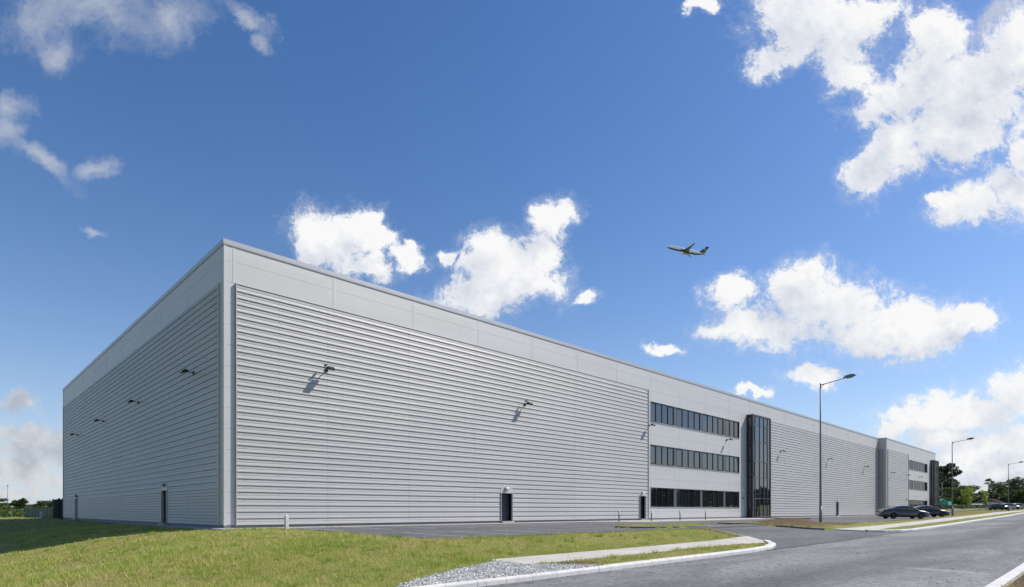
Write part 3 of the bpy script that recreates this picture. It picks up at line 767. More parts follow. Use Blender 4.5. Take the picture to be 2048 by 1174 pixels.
bulkhead(TL, 10.7, 2.55, 'pale oval lamp over the nearer door in the shaded end wall', True)
bulkhead(TL, 43.3, 2.45, 'pale oval lamp over the farther door in the shaded end wall', True)
bulkhead(T2, 135.6, 3.3, 'round lamp low on the far warehouse above the saloon car', True)

# ------------------------------------------------------------------ bollards and posts
def bollard():
    r = empty('bollard')
    m = MB(); m.tube((0, 0, 0), (0, 0, .9), .057, n=16); m.build('post', BRUSH, r, True)
    m = MB(); m.tube((0, 0, .9), (0, 0, .925), .06, .045, n=16); m.build('cap', BRUSH, r)
    m = MB(); m.tube((0, 0, 0), (0, 0, .015), .11, n=16); m.build('base_plate', BRUSH, r)
    return r
b0 = bollard()
for i, (px, y, lab) in enumerate(((1238, -3.0, 'steel bollard standing alone left of the small steel door'), (1303, -3.0, 'steel bollard at the left end of the office windows'), (1360, -3.0, 'steel bollard in front of the middle of the office windows'), (1411, -3.0, 'steel bollard in front of the right half of the office windows'))):
    b = b0 if i == 0 else copy_tree(b0)
    x, z, D = on_y(px, 1040, y); b.location = (x, y, z1(x, -y)+.012); tag(b, lab, 'bollard', 'steel bollards in front of the offices')
def marker(name, x, y, h, w, label):
    m = MB(); z = float(Zl(x, -y))-.1
    m.cbox(-w/2, -w/2, 0, w/2, w/2, h, .012)
    r = empty(name, (x, y, z)); m.build('post', POSTC, r)
    c = MB(); a = w/2-.012; c.v = [(-a, -a, h), (a, -a, h), (a, a, h), (-a, a, h), (0, 0, h+w*.45)]; c.f = [[0, 1, 4], [1, 2, 4], [2, 3, 4], [3, 0, 4]]
    c.build('cap', POSTC, r)
    return tag(r, label, 'marker post', 'short white marker posts')
marker('marker_post', *at(573, 29.4), .78, .17, 'short pale concrete marker post in the grass before the ribbed wall')
marker('marker_post', *at(82, 70.0), .85, .2, 'short white marker post in front of the green fence')
marker('marker_post', *at(1908, 83.0), .95, .18, 'short white marker post at the foot of the second lamp post')
marker('marker_post', *at(2020, 129.0), 1.0, .25, 'short white marker post at the foot of the farthest lamp post')

# ------------------------------------------------------------------ lamp posts
def lamp_post(h, label, loc, rz=0.0, arm=2.3, tilt=.25):
    r = empty('lamp_post', loc, rz)
    m = MB(); m.tube((0, 0, -.1), (0, 0, 1.3), .105, .10, n=14); m.tube((0, 0, 1.3), (0, 0, h), .085, .05, n=14); m.tube((0, 0, h), (0, 0, h+.12), .055, .05, n=12); m.build('pole', STEEL, r, True)
    m = MB(); m.box(-.045, -.112, .45, .045, -.095, 1.0); m.build('access_door', STEEL, r)
    m = MB(); m.tube((0, 0, h-.02), (0, -arm*.75, h+tilt), .034, .03, n=8); m.tube((0, 0, h-.28), (0, -.25, h+.0), .02, n=6); m.build('arm', STEEL, r, True)
    hd = MB(); rings = []
    y0 = -arm*.72; z0 = h+tilt+.03
    for t, w, zt, zb in ((0, .05, .05, -.03), (.1, .09, .1, -.05), (.3, .14, .15, -.05), (.55, .15, .16, -.05), (.75, .12, .12, -.04), (.88, .05, .05, -.02)):
        yy = y0-t; dz = t*.1
        rings.append([(-w, yy, z0+dz), (-w*.7, yy, z0+dz+zt), (0, yy, z0+dz+zt*1.1), (w*.7, yy, z0+dz+zt), (w, yy, z0+dz), (w*.6, yy, z0+dz+zb), (-w*.6, yy, z0+dz+zb)])
    hd.rings(rings); hd.build('lamp_head', STEEL, r, True)
    lm = MB(); lm.rings([[(-.1, y0-.25, z0-.035), (.1, y0-.25, z0-.035), (.07, y0-.25, z0-.09), (-.07, y0-.25, z0-.09)], [(-.1, y0-.7, z0+.01), (.1, y0-.7, z0+.01), (.07, y0-.7, z0-.05), (-.07, y0-.7, z0-.05)]]); lm.build('lens', LENS, r)
    ph = MB(); ph.tube((0, y0-.12, z0+.08), (0, y0-.12, z0+.22), .035, n=8); ph.build('photocell', WHITEP, r)
    return tag(r, label, 'street lamp', 'street lamps along the road')
x1, z_, D = on_y(1641, 1046, -15.8)
lamp_post(10.95, 'tallest looking grey street lamp rising from the bare soil by the driveway', (x1, -15.8, float(Zl(x1, 15.8))-.02))
x2, z_, D = on_y(1904.5, 1031, -15.8)
lamp_post(10.5, 'grey street lamp just beyond the two dark saloon cars', (x2, -15.8, z1(x2, 15.8)))
x3, z_, D = on_y(2017, 1022, -15.8)
lamp_post(10.2, 'grey street lamp farthest along the road by the parked hatchback', (x3, -15.8, z1(x3, 15.8)))
xl, yl = at(15, 150)
lamp_post(7.6, 'distant thin street lamp among the hedges at the far left', (xl, yl, -.6), 0, .6, .05)
xl, yl = at(1884, 150)
r = empty('flood_mast', (xl, yl, 1.2)); m = MB(); m.tube((0, 0, 0), (0, 0, 6.6), .11, .07, n=10); m.build('pole', STEEL, r, True)
m = MB(); m.box(-.35, -.1, 6.55, .35, .1, 6.75); m.build('lamp_head', STEEL, r); tag(r, 'plain thin mast behind the turquoise shed', 'mast')

# ------------------------------------------------------------------ cars
def paint(name, col, metal=.4):
    m, nt, b = nodes(name)
    b.inputs['Base Color'].default_value = col+(1,); b.inputs['Metallic'].default_value = metal; b.inputs['Roughness'].default_value = .32
    b.inputs['Coat Weight'].default_value = 1; b.inputs['Coat Roughness'].default_value = .04
    n = noise(nt, 6, 3); r = ramp(nt, n.outputs['Fac'], [(.3, tuple(c*.9 for c in col)), (.7, tuple(c*1.1 for c in col))]); L(nt, r.outputs[0], b.inputs['Base Color'])
    return m
TYRE = pbr('tyre_rubber', (.015, .015, .015), .85, 0, .2); RIM = pbr('alloy', (.35, .35, .37), .3, .8, .05)
HEADL = pbr('headlight_glass', (.75, .75, .72), .08, .3, .05); TAILL = pbr('tail_red', (.25, .01, .01), .2, 0, .1)
BLK = pbr('black_trim', (.012, .012, .013), .6, 0, .1)
def wheel(root, x, y, r=.325, w=.21):
    sgn = 1 if y > 0 else -1
    h = MB(); rings = []
    for yy, rr in ((-w/2, r*.86), (-w/2+.02, r*.96), (-w/4, r), (w/4, r), (w/2-.02, r*.96), (w/2, r*.86), (w/2, r*.68)):
        rings.append([(x+rr*math.cos(t), y+sgn*yy, r+rr*math.sin(t)) for t in np.linspace(0, 2*math.pi, 28, endpoint=False)])
    h.rings(rings); wh = h.build('wheel', TYRE, root, True)
    m = MB(); yo = y+sgn*(w/2-.02)
    rr = r*.68
    m.rings([[(x+q*math.cos(t), yo+sgn*d, r+q*math.sin(t)) for t in np.linspace(0, 2*math.pi, 24, endpoint=False)] for q, d in ((rr, .02), (rr*.9, .02), (rr*.88, -.04), (.02, -.05))], caps=False)
    for k in range(10):
        t = k*math.pi/5; c, s_ = math.cos(t), math.sin(t)
        a = .018; m.quad((x-s_*a+c*.03, yo+sgn*.01, r+c*a+s_*.03), (x+s_*a+c*.03, yo+sgn*.01, r-c*a+s_*.03), (x+s_*a+c*rr*.95, yo+sgn*.015, r-c*a+s_*rr*.95), (x-s_*a+c*rr*.95, yo+sgn*.015, r+c*a+s_*rr*.95))
    m.tube((x, yo-sgn*.04, r), (x, yo+sgn*.02, r), .05, n=10)
    m.build('rim', RIM, wh)
def car(name, label, loc, rz, pm, style='saloon', group='parked cars'):
    r = empty(name, loc, rz)
    if style == 'saloon':
        Lh = 2.42; wb = (-1.42, 1.4)
        deck = [(-2.42, .72), (-2.38, .98), (-2.2, 1.06), (-1.7, 1.09), (-1.2, 1.0), (0, .97), (.9, .96), (1.25, .97), (1.8, .88), (2.2, .76), (2.36, .66), (2.42, .5)]
        roof = [(-1.95, 1.07), (-1.5, 1.22), (-1.0, 1.37), (-.5, 1.45), (0, 1.47), (.3, 1.45), (.55, 1.37), (1.0, 1.14), (1.28, .98)]
        side = (-1.62, 1.05)
    else:
        Lh = 2.0; wb = (-1.25, 1.25)
        deck = [(-2.0, .6), (-1.97, .95), (-1.9, 1.02), (-1.2, 1.0), (0, .98), (.7, .98), (1.0, .98), (1.5, .9), (1.8, .8), (1.95, .66), (2.0, .5)]
        roof = [(-1.95, 1.03), (-1.8, 1.25), (-1.6, 1.44), (-1.1, 1.52), (-.4, 1.54), (.1, 1.5), (.35, 1.42), (.8, 1.16), (1.05, 1.0)]
        side = (-1.6, .85)
    hw = .9
    xs = sorted(set(list(np.linspace(-Lh, Lh, 45))+[w+d for w in wb for d in (-.36, -.33, -.2, 0, .2, .33, .36)]))
    rings = []
    for x in xs:
        zt = float(tab(x, deck)); e = abs(x)/Lh; w = hw*(1-.16*max(0, (e-.7)/.3)**2.2)
        zl = .19+.18*max(0, (e-.86)/.14)**2
        ar_ = 0
        for c in wb:
            if abs(x-c) < .37: ar_ = max(ar_, .33+math.sqrt(max(0, .37**2-(x-c)**2)))
        zs = max(zl, ar_); zs = min(zs, zt-.12)
        zm = max(zs+.02, .45*zt+.12); zh = max(zm+.02, zt-.12)
        zi = max(zl, min(ar_, zt-.1)) if ar_ else zl
        ring = [(x, 0, zt), (x, w*.6, zt-.005), (x, w*.86, zt-.03), (x, w*.955, zh), (x, w, zm), (x, w*.99, zs+.005), (x, w*.93, zs), (x, w*.7, zi), (x, 0, zl)]
        rings.append(ring+[(a, -b, c) for a, b, c in ring[-2:0:-1]])
    m = MB(); m.rings(rings); body = m.build('body', pm, r, True)
    # cabin: glass loft with painted roof skin and pillars over it
    gx_ = list(np.linspace(roof[0][0], roof[-1][0], 22)); rg = []
    for x in gx_:
        zt = float(tab(x, roof)); zb = float(tab(x, deck))-.03; t = min(1, max(0, (zt-zb)/.5))
        wt = .62+.02*(1-t); wbm = .84
        e0 = wbm+(wt-wbm)*t
        rg.append([(x, 0, zt), (x, e0*.75, zt-.012), (x, e0*.97, zt-.05*t-.004), (x, wbm-.01*t, zb)])
    full = [q+[(a, -b, c) for a, b, c in q[:0:-1]] for q in rg]
    m = MB(); m.rings(full); m.build('windows', CARGLASS, r, True)
    m = MB(); i0, i1 = [i for i, x in enumerate(gx_) if roof[2][0]-.35 < x < roof[-3][0]-.08][0], [i for i, x in enumerate(gx_) if x < roof[-3][0]-.02][-1]
    top = [[(a, b*1.01, c+.012) for a, b, c in q[:3]] for q in rg[i0:i1+1]]
    top = [[(a, -b, c) for a, b, c in q[::-1]]+q[1:] for q in top]
    m.rings(top, closed=False); m.build('roof', pm, r, True)
    for s_ in (1, -1):
        m = MB()
        def pil(xb, xt, wd):
            zb, zt = float(tab(xb, deck))-.03, float(tab(xt, roof))-.04
            e = .64
            m = MB(); m.tube((xb, s_*.845, zb), (xt, s_*(e+.01), zt), wd, wd*.8, n=6); m.build('pillar', pm, r)
        pil(roof[-1][0]-.12, roof[-3][0]-.05, .035); pil(.02 if style == 'saloon' else -.1, -.08, .035); pil(roof[0][0]+.25, roof[2][0]+.0, .07)
        mm = MB(); mm.cbox(.82, s_*.93-.07 if s_ > 0 else -.99, .98, .98, s_*.93+.06 if s_ > 0 else -.86, 1.1, .02); mm.build('mirror', pm, r)
        hm = MB()
        for xd in (-.72, .28): hm.box(xd, s_*.905-.012, .84, xd+.17, s_*.905+.012, .87)
        hm.build('handle', pm, r)
        hl = MB(); xf = Lh-.17
        hl.rings([[(xf-.22, s_*.83, .72), (xf-.22, s_*.84, .62), (xf-.2, s_*.6, .64), (xf-.2, s_*.6, .72)], [(xf+.07, s_*.74, .68), (xf+.1, s_*.76, .6), (xf+.16, s_*.52, .6), (xf+.12, s_*.52, .67)]]); hl.build('headlight', HEADL, r)
        tl = MB(); tl.box(-Lh-.012, s_*.72-.13, .78, -Lh+.12, s_*.72+.09, .9); tl.build('tail_lamp', TAILL, r)
    m = MB(); m.box(Lh-.02, -.42, .42, Lh+.012, .42, .58); m.build('grille', BLK, r)
    m = MB(); m.box(Lh+.012, -.26, .33, Lh+.022, .26, .44); m.build('number_plate', WHITEP, r)
    m = MB(); m.box(-Lh+.3, -.7, .2, Lh-.35, .7, .3)
    for c in wb: m.box(c-.36, -.72, .3, c+.36, .72, .62)
    m.build('underbody', BLK, r)
    for c in wb:
        for s_ in (.79, -.79): wheel(r, c, s_)
    return tag(r, label, 'car', group)
PA = paint('car_grey', (.07, .068, .066), .25); PB = paint('car_black', (.008, .009, .011), .2); PC = paint('car_silver', (.5, .5, .52), .6); PD = paint('car_ink', (.012, .014, .016), .2)
def put(px, D, n=None): x, y = at(px, D); return x, y
x, y = at(1806, 65.5); car('saloon_car', 'dark grey saloon car parked nose to the road before the ribbed wall', (x, y, z1(x, -y)+.0), R(-50), PA)
x, y = at(1852, 74.5); car('saloon_car', 'black car with pale alloy wheels half hidden behind the dark grey saloon', (x, y, z1(x, -y)), R(-50), PB)
def far_land(px, D, py):                       # ground height seen there
    return CZ-(py-HY)/F*D
x, y = at(1997, 140); car('hatchback_car', 'black hatchback parked by the farthest lamp post', (x, y, z1(x, -y)), R(-52), PD, 'hatch')
x, y = at(2020, 147); car('hatchback_car', 'silver hatchback just behind the farthest lamp post', (x, y, z1(x, -y)), R(-52), PC, 'hatch')
x, y = at(2036, 152); car('saloon_car', 'silver grey saloon at the right edge of the row of far cars', (x, y, z1(x, -y)), R(-52), PC)

# ------------------------------------------------------------------ fences, shed, gate
GREENF = pbr('green_fence', (.008, .06, .035), .55, 0, .15, 2); TURQ = pbr('turquoise_board', (.08, .42, .32), .6, 0, .08); PALE = pbr('palisade_dark', (.008, .014, .012), .9, .0, .1)
y0, z_, _ = 0, 0, 0
a = Vector(at(50, 84)); b = Vector(at(113, 74)); zb = -.55; ztp = 1.28
r = empty('mesh_fence', (a.x, a.y, zb)); m = MB(); m2 = MB(); d = (b-a); k = 11
for i in range(k+1):
    p = d*(i/k); m2.box(p.x-.04, p.y-.04, 0, p.x+.04, p.y+.04, ztp-zb+.06)
for i in range(k):
    p, q = d*(i/k), d*((i+1)/k); nr = Vector((-d.y, d.x)).normalized()*.008
    m.rings([[(c.x-nr.x, c.y-nr.y, .05), (c.x+nr.x, c.y+nr.y, .05), (c.x+nr.x, c.y+nr.y, ztp-zb), (c.x-nr.x, c.y-nr.y, ztp-zb)] for c in (p.lerp(q, .03), p.lerp(q, .97))])
m.build('screen', GREENF, r); m2.build('posts', GREENF, r); tag(r, 'dark green screened fence left of the shaded warehouse end', 'fence')
def palisade(p, q, z0, h, label, n=18, sp=.03, gate=False):
    r = empty('palisade_gate' if gate else 'palisade_fence', (p.x, p.y, z0)); m = MB(); d = q-p
    for i in range(n+1):
        c = d*(i/n); m.box(c.x-sp, c.y-sp, .08, c.x+sp, c.y+sp, h)
    m.build('pales', PALE, r); m = MB()
    for zz in (.35, h-.35): m.tube((0, 0, zz), (d.x, d.y, zz), .035, n=6)
    m.build('rails', PALE, r); m = MB()
    for c in (Vector((0, 0)), d): m.box(c.x-.07, c.y-.07, -.3, c.x+.07, c.y+.07, h+.1)
    m.build('gate_posts', PALE, r); return tag(r, label, 'gate' if gate else 'fence')
palisade(Vector(at(106, 74)), Vector(at(118, 69)), -.5, 2.75, 'dark tall palisade fence between green screen and warehouse end', 22, .05)
palisade(Vector(at(119, 69)), Vector(at(125, 68)), -.5, 2.7, 'dark gate leaf touching the far corner of the warehouse', 8, .05, True)
palisade(Vector(at(1866, 139)), Vector(at(1879, 150)), .6, 3.1, 'dark palisade gate at the foot of the far glazed tower', 22, .05, True)
palisade(Vector(at(1880, 152)), Vector(at(1904, 160)), .9, 1.5, 'low grey palisade fence before the turquoise shed', 30, .02)
x, y = at(1883, 185); r = empty('garden_shed', (x, y, 1.9))
m = MB(); m.box(-1.2, -1.2, 0, 1.2, 1.2, 2.1); m.build('walls', TURQ, r)
m = MB(); m.rings([[(-1.3, yy, 2.1), (0, yy, 2.6), (1.3, yy, 2.1)] for yy in (-1.3, 1.3)]); m.build('roof', TURQ, r)
r.rotation_euler = (0, 0, R(-45)); tag(r, 'turquoise shed with low gable roof beyond the far warehouse', 'shed')
p, q = Vector(at(1889, 185)), Vector(at(1903, 190)); r = empty('hoarding', (p.x, p.y, 1.9)); m = MB(); d = q-p
for i in range(5):
    u, w_ = d*(i/5+.01), d*((i+1)/5-.01); nr = Vector((-d.y, d.x)).normalized()*.03
    m.rings([[(c.x-nr.x, c.y-nr.y, 0), (c.x+nr.x, c.y+nr.y, 0), (c.x+nr.x, c.y+nr.y, 1.9), (c.x-nr.x, c.y-nr.y, 1.9)] for c in (u, w_)])
m.build('boards', TURQ, r); tag(r, 'turquoise board fence right of the turquoise shed', 'fence')
# long low wall across the field behind the street lamps
p, q = Vector(at(1878, 118)), Vector(at(1985, 150)); d = q-p
r = empty('post_and_rail', (p.x, p.y, 0)); m = MB()
for i in range(30):
    c = p+d*(i/30); z0 = z1(c.x, -c.y); c2 = p+d*((i+1)/30); zz = z1(c2.x, -c2.y)
    m.tube((c.x-p.x, c.y-p.y, z0+.32), (c2.x-p.x, c2.y-p.y, zz+.32), .06, n=6); m.box(c.x-p.x-.05, c.y-p.y-.05, z0, c.x-p.x+.05, c.y-p.y+.05, z0+.4)
m.build('rails', STEEL, r); tag(r, 'low grey rail along the grass behind the second lamp post', 'rail')

# earth heap and white container sheeting
def mound(name, px, D, wx, wy, h, zbase, mat, label, seed):
    x, y = at(px, D); g = np.random.default_rng(seed); nu = 56; m = MB(); rows = []
    ph = g.uniform(0, 6, 8)
    for i in range(nu+1):
        row = []
        for j in range(25):
            u, v = i/nu*2-1, j/24*2-1
            r_ = math.sqrt(u*u+v*v)
            e = max(0, 1-abs(u)**3.5)*max(0, 1-v*v)
            hh = h*e*(.62+.2*math.sin(u*7+ph[0])+.1*math.sin(u*15+v*4+ph[1])+.05*math.sin(u*33+v*11+ph[2])+.03*math.sin(u*61+v*23))
            lx = u*wx; ly = v*wy
            row.append((lx*RX+ly*FX, lx*RY+ly*FY, hh-.3))
        rows.append(row)
    m.rings(rows, closed=False); o = m.build(name, mat, None, True, (x, y, zbase)); tag(o, label, kind='structure'); return o
EARTH = pbr('heaped_earth', (.04, .033, .031), .95, 0, .35, .8, .8, 3)
mound('earth_heap', 1978, 225, 13, 8, 4.0, 2.0, EARTH, 'dark heaped earth bank behind the young trees', 2)
mound('earth_heap', 2040, 235, 15, 8, 4.4, 2.0, EARTH, 'darker earth bank at the right edge beyond the cars', 3)
mound('earth_heap', 1930, 205, 9, 5, 1.6, 1.9, pbr('sandy_earth', (.28, .22, .15), .95, 0, .25, 1.0, .5, 3), 'low sandy bank behind the taller young tree', 4)
x, y = at(1958, 196); r = MB(); d = Vector((RX, RY))
for i in range(6):
    u0, u1 = (-2+i*.67), (-2+i*.67+.62)
    r.rings([[(u*d.x+e*FX, u*d.y+e*FY, zz) for e, zz in ((0, 0), (0, 1.0), (.9, 1.15), (.9, 0))] for u in (u0, u1)])
o = r.build('stacked_slabs', pbr('pale_slab', (.6, .6, .6), .8, 0, .1), None, False, (x, y, 1.95)); tag(o, 'row of pale slabs lying before the dark earth heap', 'slabs')

# ------------------------------------------------------------------ trees
def tree(name, px, D, zbase, h, w, leafmat, label, cat='tree', seed=0, nleaf=2500, leaf=.45, trunk=.25, crown_from=.25, blobs=None, group=None, limbs=6, pos=None):
    g = np.random.default_rng(seed+100); x, y = pos or at(px, D)
    r = empty(name, (x, y, zbase))
    t = MB(); ht = h*(crown_from+.15)
    t.tube((0, 0, -.3), (g.normal(0, .02)*h, g.normal(0, .02)*h, ht), trunk, trunk*.6, n=8)
    if blobs is None:
        blobs = []
        k = 16
        for i in range(k):
            an = g.uniform(0, 6.28); rr = w*.5*math.sqrt(g.uniform(0, 1))*.85; hz = crown_from+.12+(1-crown_from-.24)*g.uniform(0, 1)
            taper = 1-.55*max(0, (hz-.5)/.5)
            blobs.append((rr*math.cos(an)*taper, rr*math.sin(an)*taper, hz*h, w*g.uniform(.13, .24), h*g.uniform(.07, .13)))
    for (bx, by, bz, br, bh) in blobs[:max(limbs, 1)]:
        t.tube((0, 0, ht*.75), (bx*.8, by*.8, bz), trunk*.42, trunk*.1, n=5)
    t.build('trunk', BARK, r)
    per = nleaf//len(blobs); V = []; T = []
    for (bx, by, bz, br, bh) in blobs:
        d = g.normal(0, 1, (per, 3)); d /= np.linalg.norm(d, axis=1)[:, None]
        rad = g.uniform(.45, 1.0, per)**.6*(1+.18*np.sin(d[:, 0]*5+bx)*np.sin(d[:, 2]*6+by))
        c = d*rad[:, None]*np.array([br, br, bh])+np.array([bx, by, bz])
        s_ = leaf*g.uniform(.5, 1.2, per)
        u = g.normal(0, 1, (per, 3)); u /= np.linalg.norm(u, axis=1)[:, None]
        v = np.cross(u, g.normal(0, 1, (per, 3))); v /= np.linalg.norm(v, axis=1)[:, None]+1e-9
        u *= s_[:, None]*.5; v *= s_[:, None]*.38
        V.append(np.stack([c-u, c+v, c+u, c-v], 1)); T.append(np.clip(g.normal(.5, .22, per)+g.normal(0, .08), 0, 1))
    soup('crown', np.concatenate(V).reshape(-1, 3), 4, leafmat, np.concatenate(T), r)
    return tag(r, label, cat, group)
# tall flat topped tree beside the far tower
g = np.random.default_rng(5); bl = []
for i in range(17):
    t = g.uniform(-1, 1); bl.append((t*7.2, g.uniform(-3, 3), 16.8-3.8*t*t+g.uniform(-1.6, .5)+(-1.2 if t > .4 else 0), g.uniform(1.4, 2.3), g.uniform(.7, 1.2)))
for i in range(14): bl.append((g.uniform(-6.5, 7.5), g.uniform(-4, 4), g.uniform(5.5, 11.0), g.uniform(2., 2.9), g.uniform(1.2, 1.9)))
tree('tall_tree', 1893, 235, 1.8, 17.5, 14, LEAF_D, 'tall dark tree with open flat topped crown beside the far tower', seed=1, nleaf=13000, leaf=.5, trunk=.45, crown_from=.4, blobs=bl, limbs=17)
GW = 'trees of the wood beyond the road end'
spec = [(1886, 215, 7.2, 8, LEAF_M, 'mid green rounded tree under the tall flat topped tree'), (1906, 225, 6.5, 7, LEAF_D, 'dark low tree directly behind the second lamp post'),
        (1920, 220, 8.2, 8.5, LEAF_M, 'green rounded tree left of the taller young tree'), (1938, 250, 9.2, 9, LEAF_D, 'dark tree peering over the taller young tree'),
        (1952, 240, 6.8, 8, LEAF_M, 'lower green tree in the dip of the wood'), (1962, 330, 6.6, 9, LEAF_D, 'distant dark tree in the gap of the wood'),
        (1985, 260, 9.5, 8, LEAF_D, 'dark tree behind the smaller young tree'), (1998, 250, 11.3, 9, LEAF_M, 'tall green tree left of the farthest lamp post'),
        (2016, 270, 12.5, 10, LEAF_D, 'tall dark tree behind the farthest lamp post'), (2034, 255, 12.6, 10, LEAF_D, 'dense dark tree right of the farthest lamp post'),
        (2052, 262, 12.9, 10, LEAF_D, 'dense dark tree cut by the right edge of the picture'), (2030, 232, 7.6, 8, LEAF_M, 'lighter green bush tree low at the right of the wood'), (2046, 228, 7.2, 7, LEAF_M, 'lighter green bush tree lowest at the right edge'),
        (2006, 238, 6.0, 7, LEAF_M, 'low green tree between earth heap and the wood')]
for i, (px, D, h, w, mt, lab) in enumerate(spec):
    tree('broadleaf_tree', px, D, .9+.0055*D, h*1.05, w*1.25, mt, lab, seed=10+i, nleaf=3600, leaf=.5, trunk=.25, crown_from=.05, group=GW)
bl = [(t*3.2, g.uniform(-1, 1), 12.6-.22*(t*3)**2+g.uniform(-.8, .4), g.uniform(.7, 1.3), g.uniform(.3, .6)) for t in np.linspace(-1, 1, 9)]
tree('bare_topped_tree', 1979, 262, 2.2, 12.8, 7, LEAF_D, 'thin tree with sparse feathery top at the left of the wood', seed=40, nleaf=1100, leaf=.35, trunk=.2, crown_from=.5, blobs=bl, limbs=9, group=GW)
GY = 'young street trees'
bl = [(g.uniform(-1.3, 1.3)*(1.15-.5*abs(t)), g.uniform(-1, 1), 3.7+t*2.0, g.uniform(.45, .75), g.uniform(.4, .65)) for t in np.linspace(-.9, 1, 16)]
tree('young_tree', 1934, 168, 1.45, 6.0, 3.4, LEAF_Y, 'larger bright yellow green young tree with round crown', seed=50, nleaf=1500, leaf=.36, trunk=.07, crown_from=.3, blobs=bl, group=GY)
bl = [(g.uniform(-.5, .5), g.uniform(-.5, .5), 3.2+t*1.6, g.uniform(.25, .45), g.uniform(.3, .5)) for t in np.linspace(-1, 1, 11)]
tree('young_tree', 1971, 147, .8, 4.9, 1.6, LEAF_Y, 'smaller narrow bright young tree near the far cars', seed=51, nleaf=620, leaf=.3, trunk=.06, crown_from=.3, blobs=bl, group=GY)
GL = 'hedgerow trees at the far left'
for i, (px, D, h, w) in enumerate(((-12, 180, 5.6, 9), (8, 205, 5.2, 8), (30, 190, 4.2, 8), (42, 170, 5.3, 4.5), (56, 180, 4.4, 8), (76, 185, 4.2, 8), (96, 175, 4.8, 8), (112, 160, 4.8, 7), (128, 190, 5, 8))):
    tree('hedge_tree', px, D, -.7, h, w, LEAF_D if i % 2 else LEAF_M, ('hedgerow tree cut by the left edge of the picture', 'dark hedgerow tree just left of the distant thin lamp', 'low hedgerow tree just right of the distant thin lamp', 'narrow hedgerow tree standing above its neighbours left of the green fence', 'hedgerow tree over the left end of the green fence', 'hedgerow tree over the middle of the green fence', 'hedgerow tree over the right end of the green fence', 'hedgerow tree behind the dark palisade fence', 'hedgerow tree mostly hidden behind the warehouse end')[i], seed=60+i, nleaf=2400, leaf=.4, trunk=.15, crown_from=.02, group=GL)
# rough scrub in the far fields
def scrub(name, n_, boxes, size, mat, label):
    V = []; T = []
    for (pa, pb, da, db, k, hh) in boxes:
        g2 = np.random.default_rng(abs(int(pa))); P = g2.uniform(pa, pb, k); D = g2.uniform(da, db, k)
        kk = (P-1024)/F; X = CX+D*(kk*RX+FX); Y = CY+D*(kk*RY+FY); zb = Z(X, -Y)
        c = np.stack([X, Y, zb+g2.uniform(0, 1, k)**1.5*hh], -1)
        s_ = size*g2.uniform(.5, 1.3, k); u = g2.normal(0, 1, (k, 3)); u /= np.linalg.norm(u, axis=1)[:, None]; v = np.cross(u, g2.normal(0, 1, (k, 3))); v /= np.linalg.norm(v, axis=1)[:, None]
        u *= s_[:, None]*.5; v *= s_[:, None]*.4
        V.append(np.stack([c-u, c+v, c+u, c-v], 1)); T.append(np.clip(g2.normal(.5, .25, k), 0, 1))
    return tag(soup(name, np.concatenate(V).reshape(-1, 3), 4, mat, np.concatenate(T)), label, kind='stuff')
scrub('field_scrub', 0, [(-60, 125, 100, 165, 9000, 1.1), (1875, 2100, 165, 220, 9000, .7), (-60, 60, 86, 100, 1500, .5)], .4, LEAF_M, 'low rough scrub and weeds in the fields behind')
# wood across the road, seen mirrored in the windows
V = []; T = []
g3 = np.random.default_rng(77)
for i in range(90):
    x = g3.uniform(70, 420); n_ = g3.uniform(70, 110)+(x-70)*.12; h = g3.uniform(7, 13); k = 260
    d = g3.normal(0, 1, (k, 3)); d /= np.linalg.norm(d, axis=1)[:, None]
    c = d*np.array([5.5, 5.5, h*.5])*g3.uniform(.6, 1, (k, 1))+np.array([x, -n_, h*.5+1])
    u = g3.normal(0, 1, (k, 3)); v = g3.normal(0, 1, (k, 3)); u /= np.linalg.norm(u, axis=1)[:, None]; v /= np.linalg.norm(v, axis=1)[:, None]
    V.append(np.stack([c-u, c+v, c+u, c-v], 1)*1.0); T.append(g3.uniform(.2, .8, k))
tag(soup('far_wood', np.concatenate(V).reshape(-1, 3), 4, LEAF_D, np.concatenate(T)), 'dense dark wood across the road mirrored in the office windows', kind='stuff')

# ------------------------------------------------------------------ airliner
AW = pbr('airliner_white', (.92, .92, .93), .3, 0, .02); AB = pbr('airliner_navy', (.02, .035, .20), .3, 0, .05); AG = pbr('wing_grey', (.10, .11, .12), .4, .3, .08); AY = pbr('emblem_yellow', (.75, .5, .06), .5, 0, .05)
DP = 590.0; xa, ya = at(1372, DP); za = CZ+(HY-501.5)/F*DP
toc = Vector((CX-xa, CY-ya, CZ-za)).normalized(); rgt = Vector((0, 0, 1)).cross(toc).normalized(); upv = toc.cross(rgt)
def rt(u): return rgt*u[0]+upv*u[1]+toc*u[2]
fw = Vector((-.93, .31, -.10)).normalized(); lf = Vector((-.22, .38, .9)); lf = (lf-fw*lf.dot(fw)).normalized(); up = fw.cross(lf)
M3 = Matrix((rt(fw), rt(lf), rt(up))).transposed()
plane = empty('airliner'); plane.matrix_world = Matrix.Translation((xa, ya, za)) @ M3.to_4x4()
prof = [(19.3, .05, -.3), (18.9, .55, -.25), (18.0, 1.1, -.12), (16.5, 1.6, 0), (14, 1.86, 0), (0, 1.88, 0), (-9, 1.86, 0), (-13, 1.5, .35), (-16.5, .85, .85), (-19.2, .2, 1.15)]
K = 24
def fus(lo, hi, name, mat):
    m = MB(); rings = []
    for (x, r_, zo) in prof:
        rings.append([(x, r_*math.cos(t), zo+r_*1.06*math.sin(t)) for t in np.linspace(lo, hi, 13)])
    m.rings(rings, closed=False); return m.build(name, mat, plane, True)
fus(-.5, math.pi+.5, 'fuselage', AW); fus(math.pi+.5, 2*math.pi-.5, 'belly', AB)
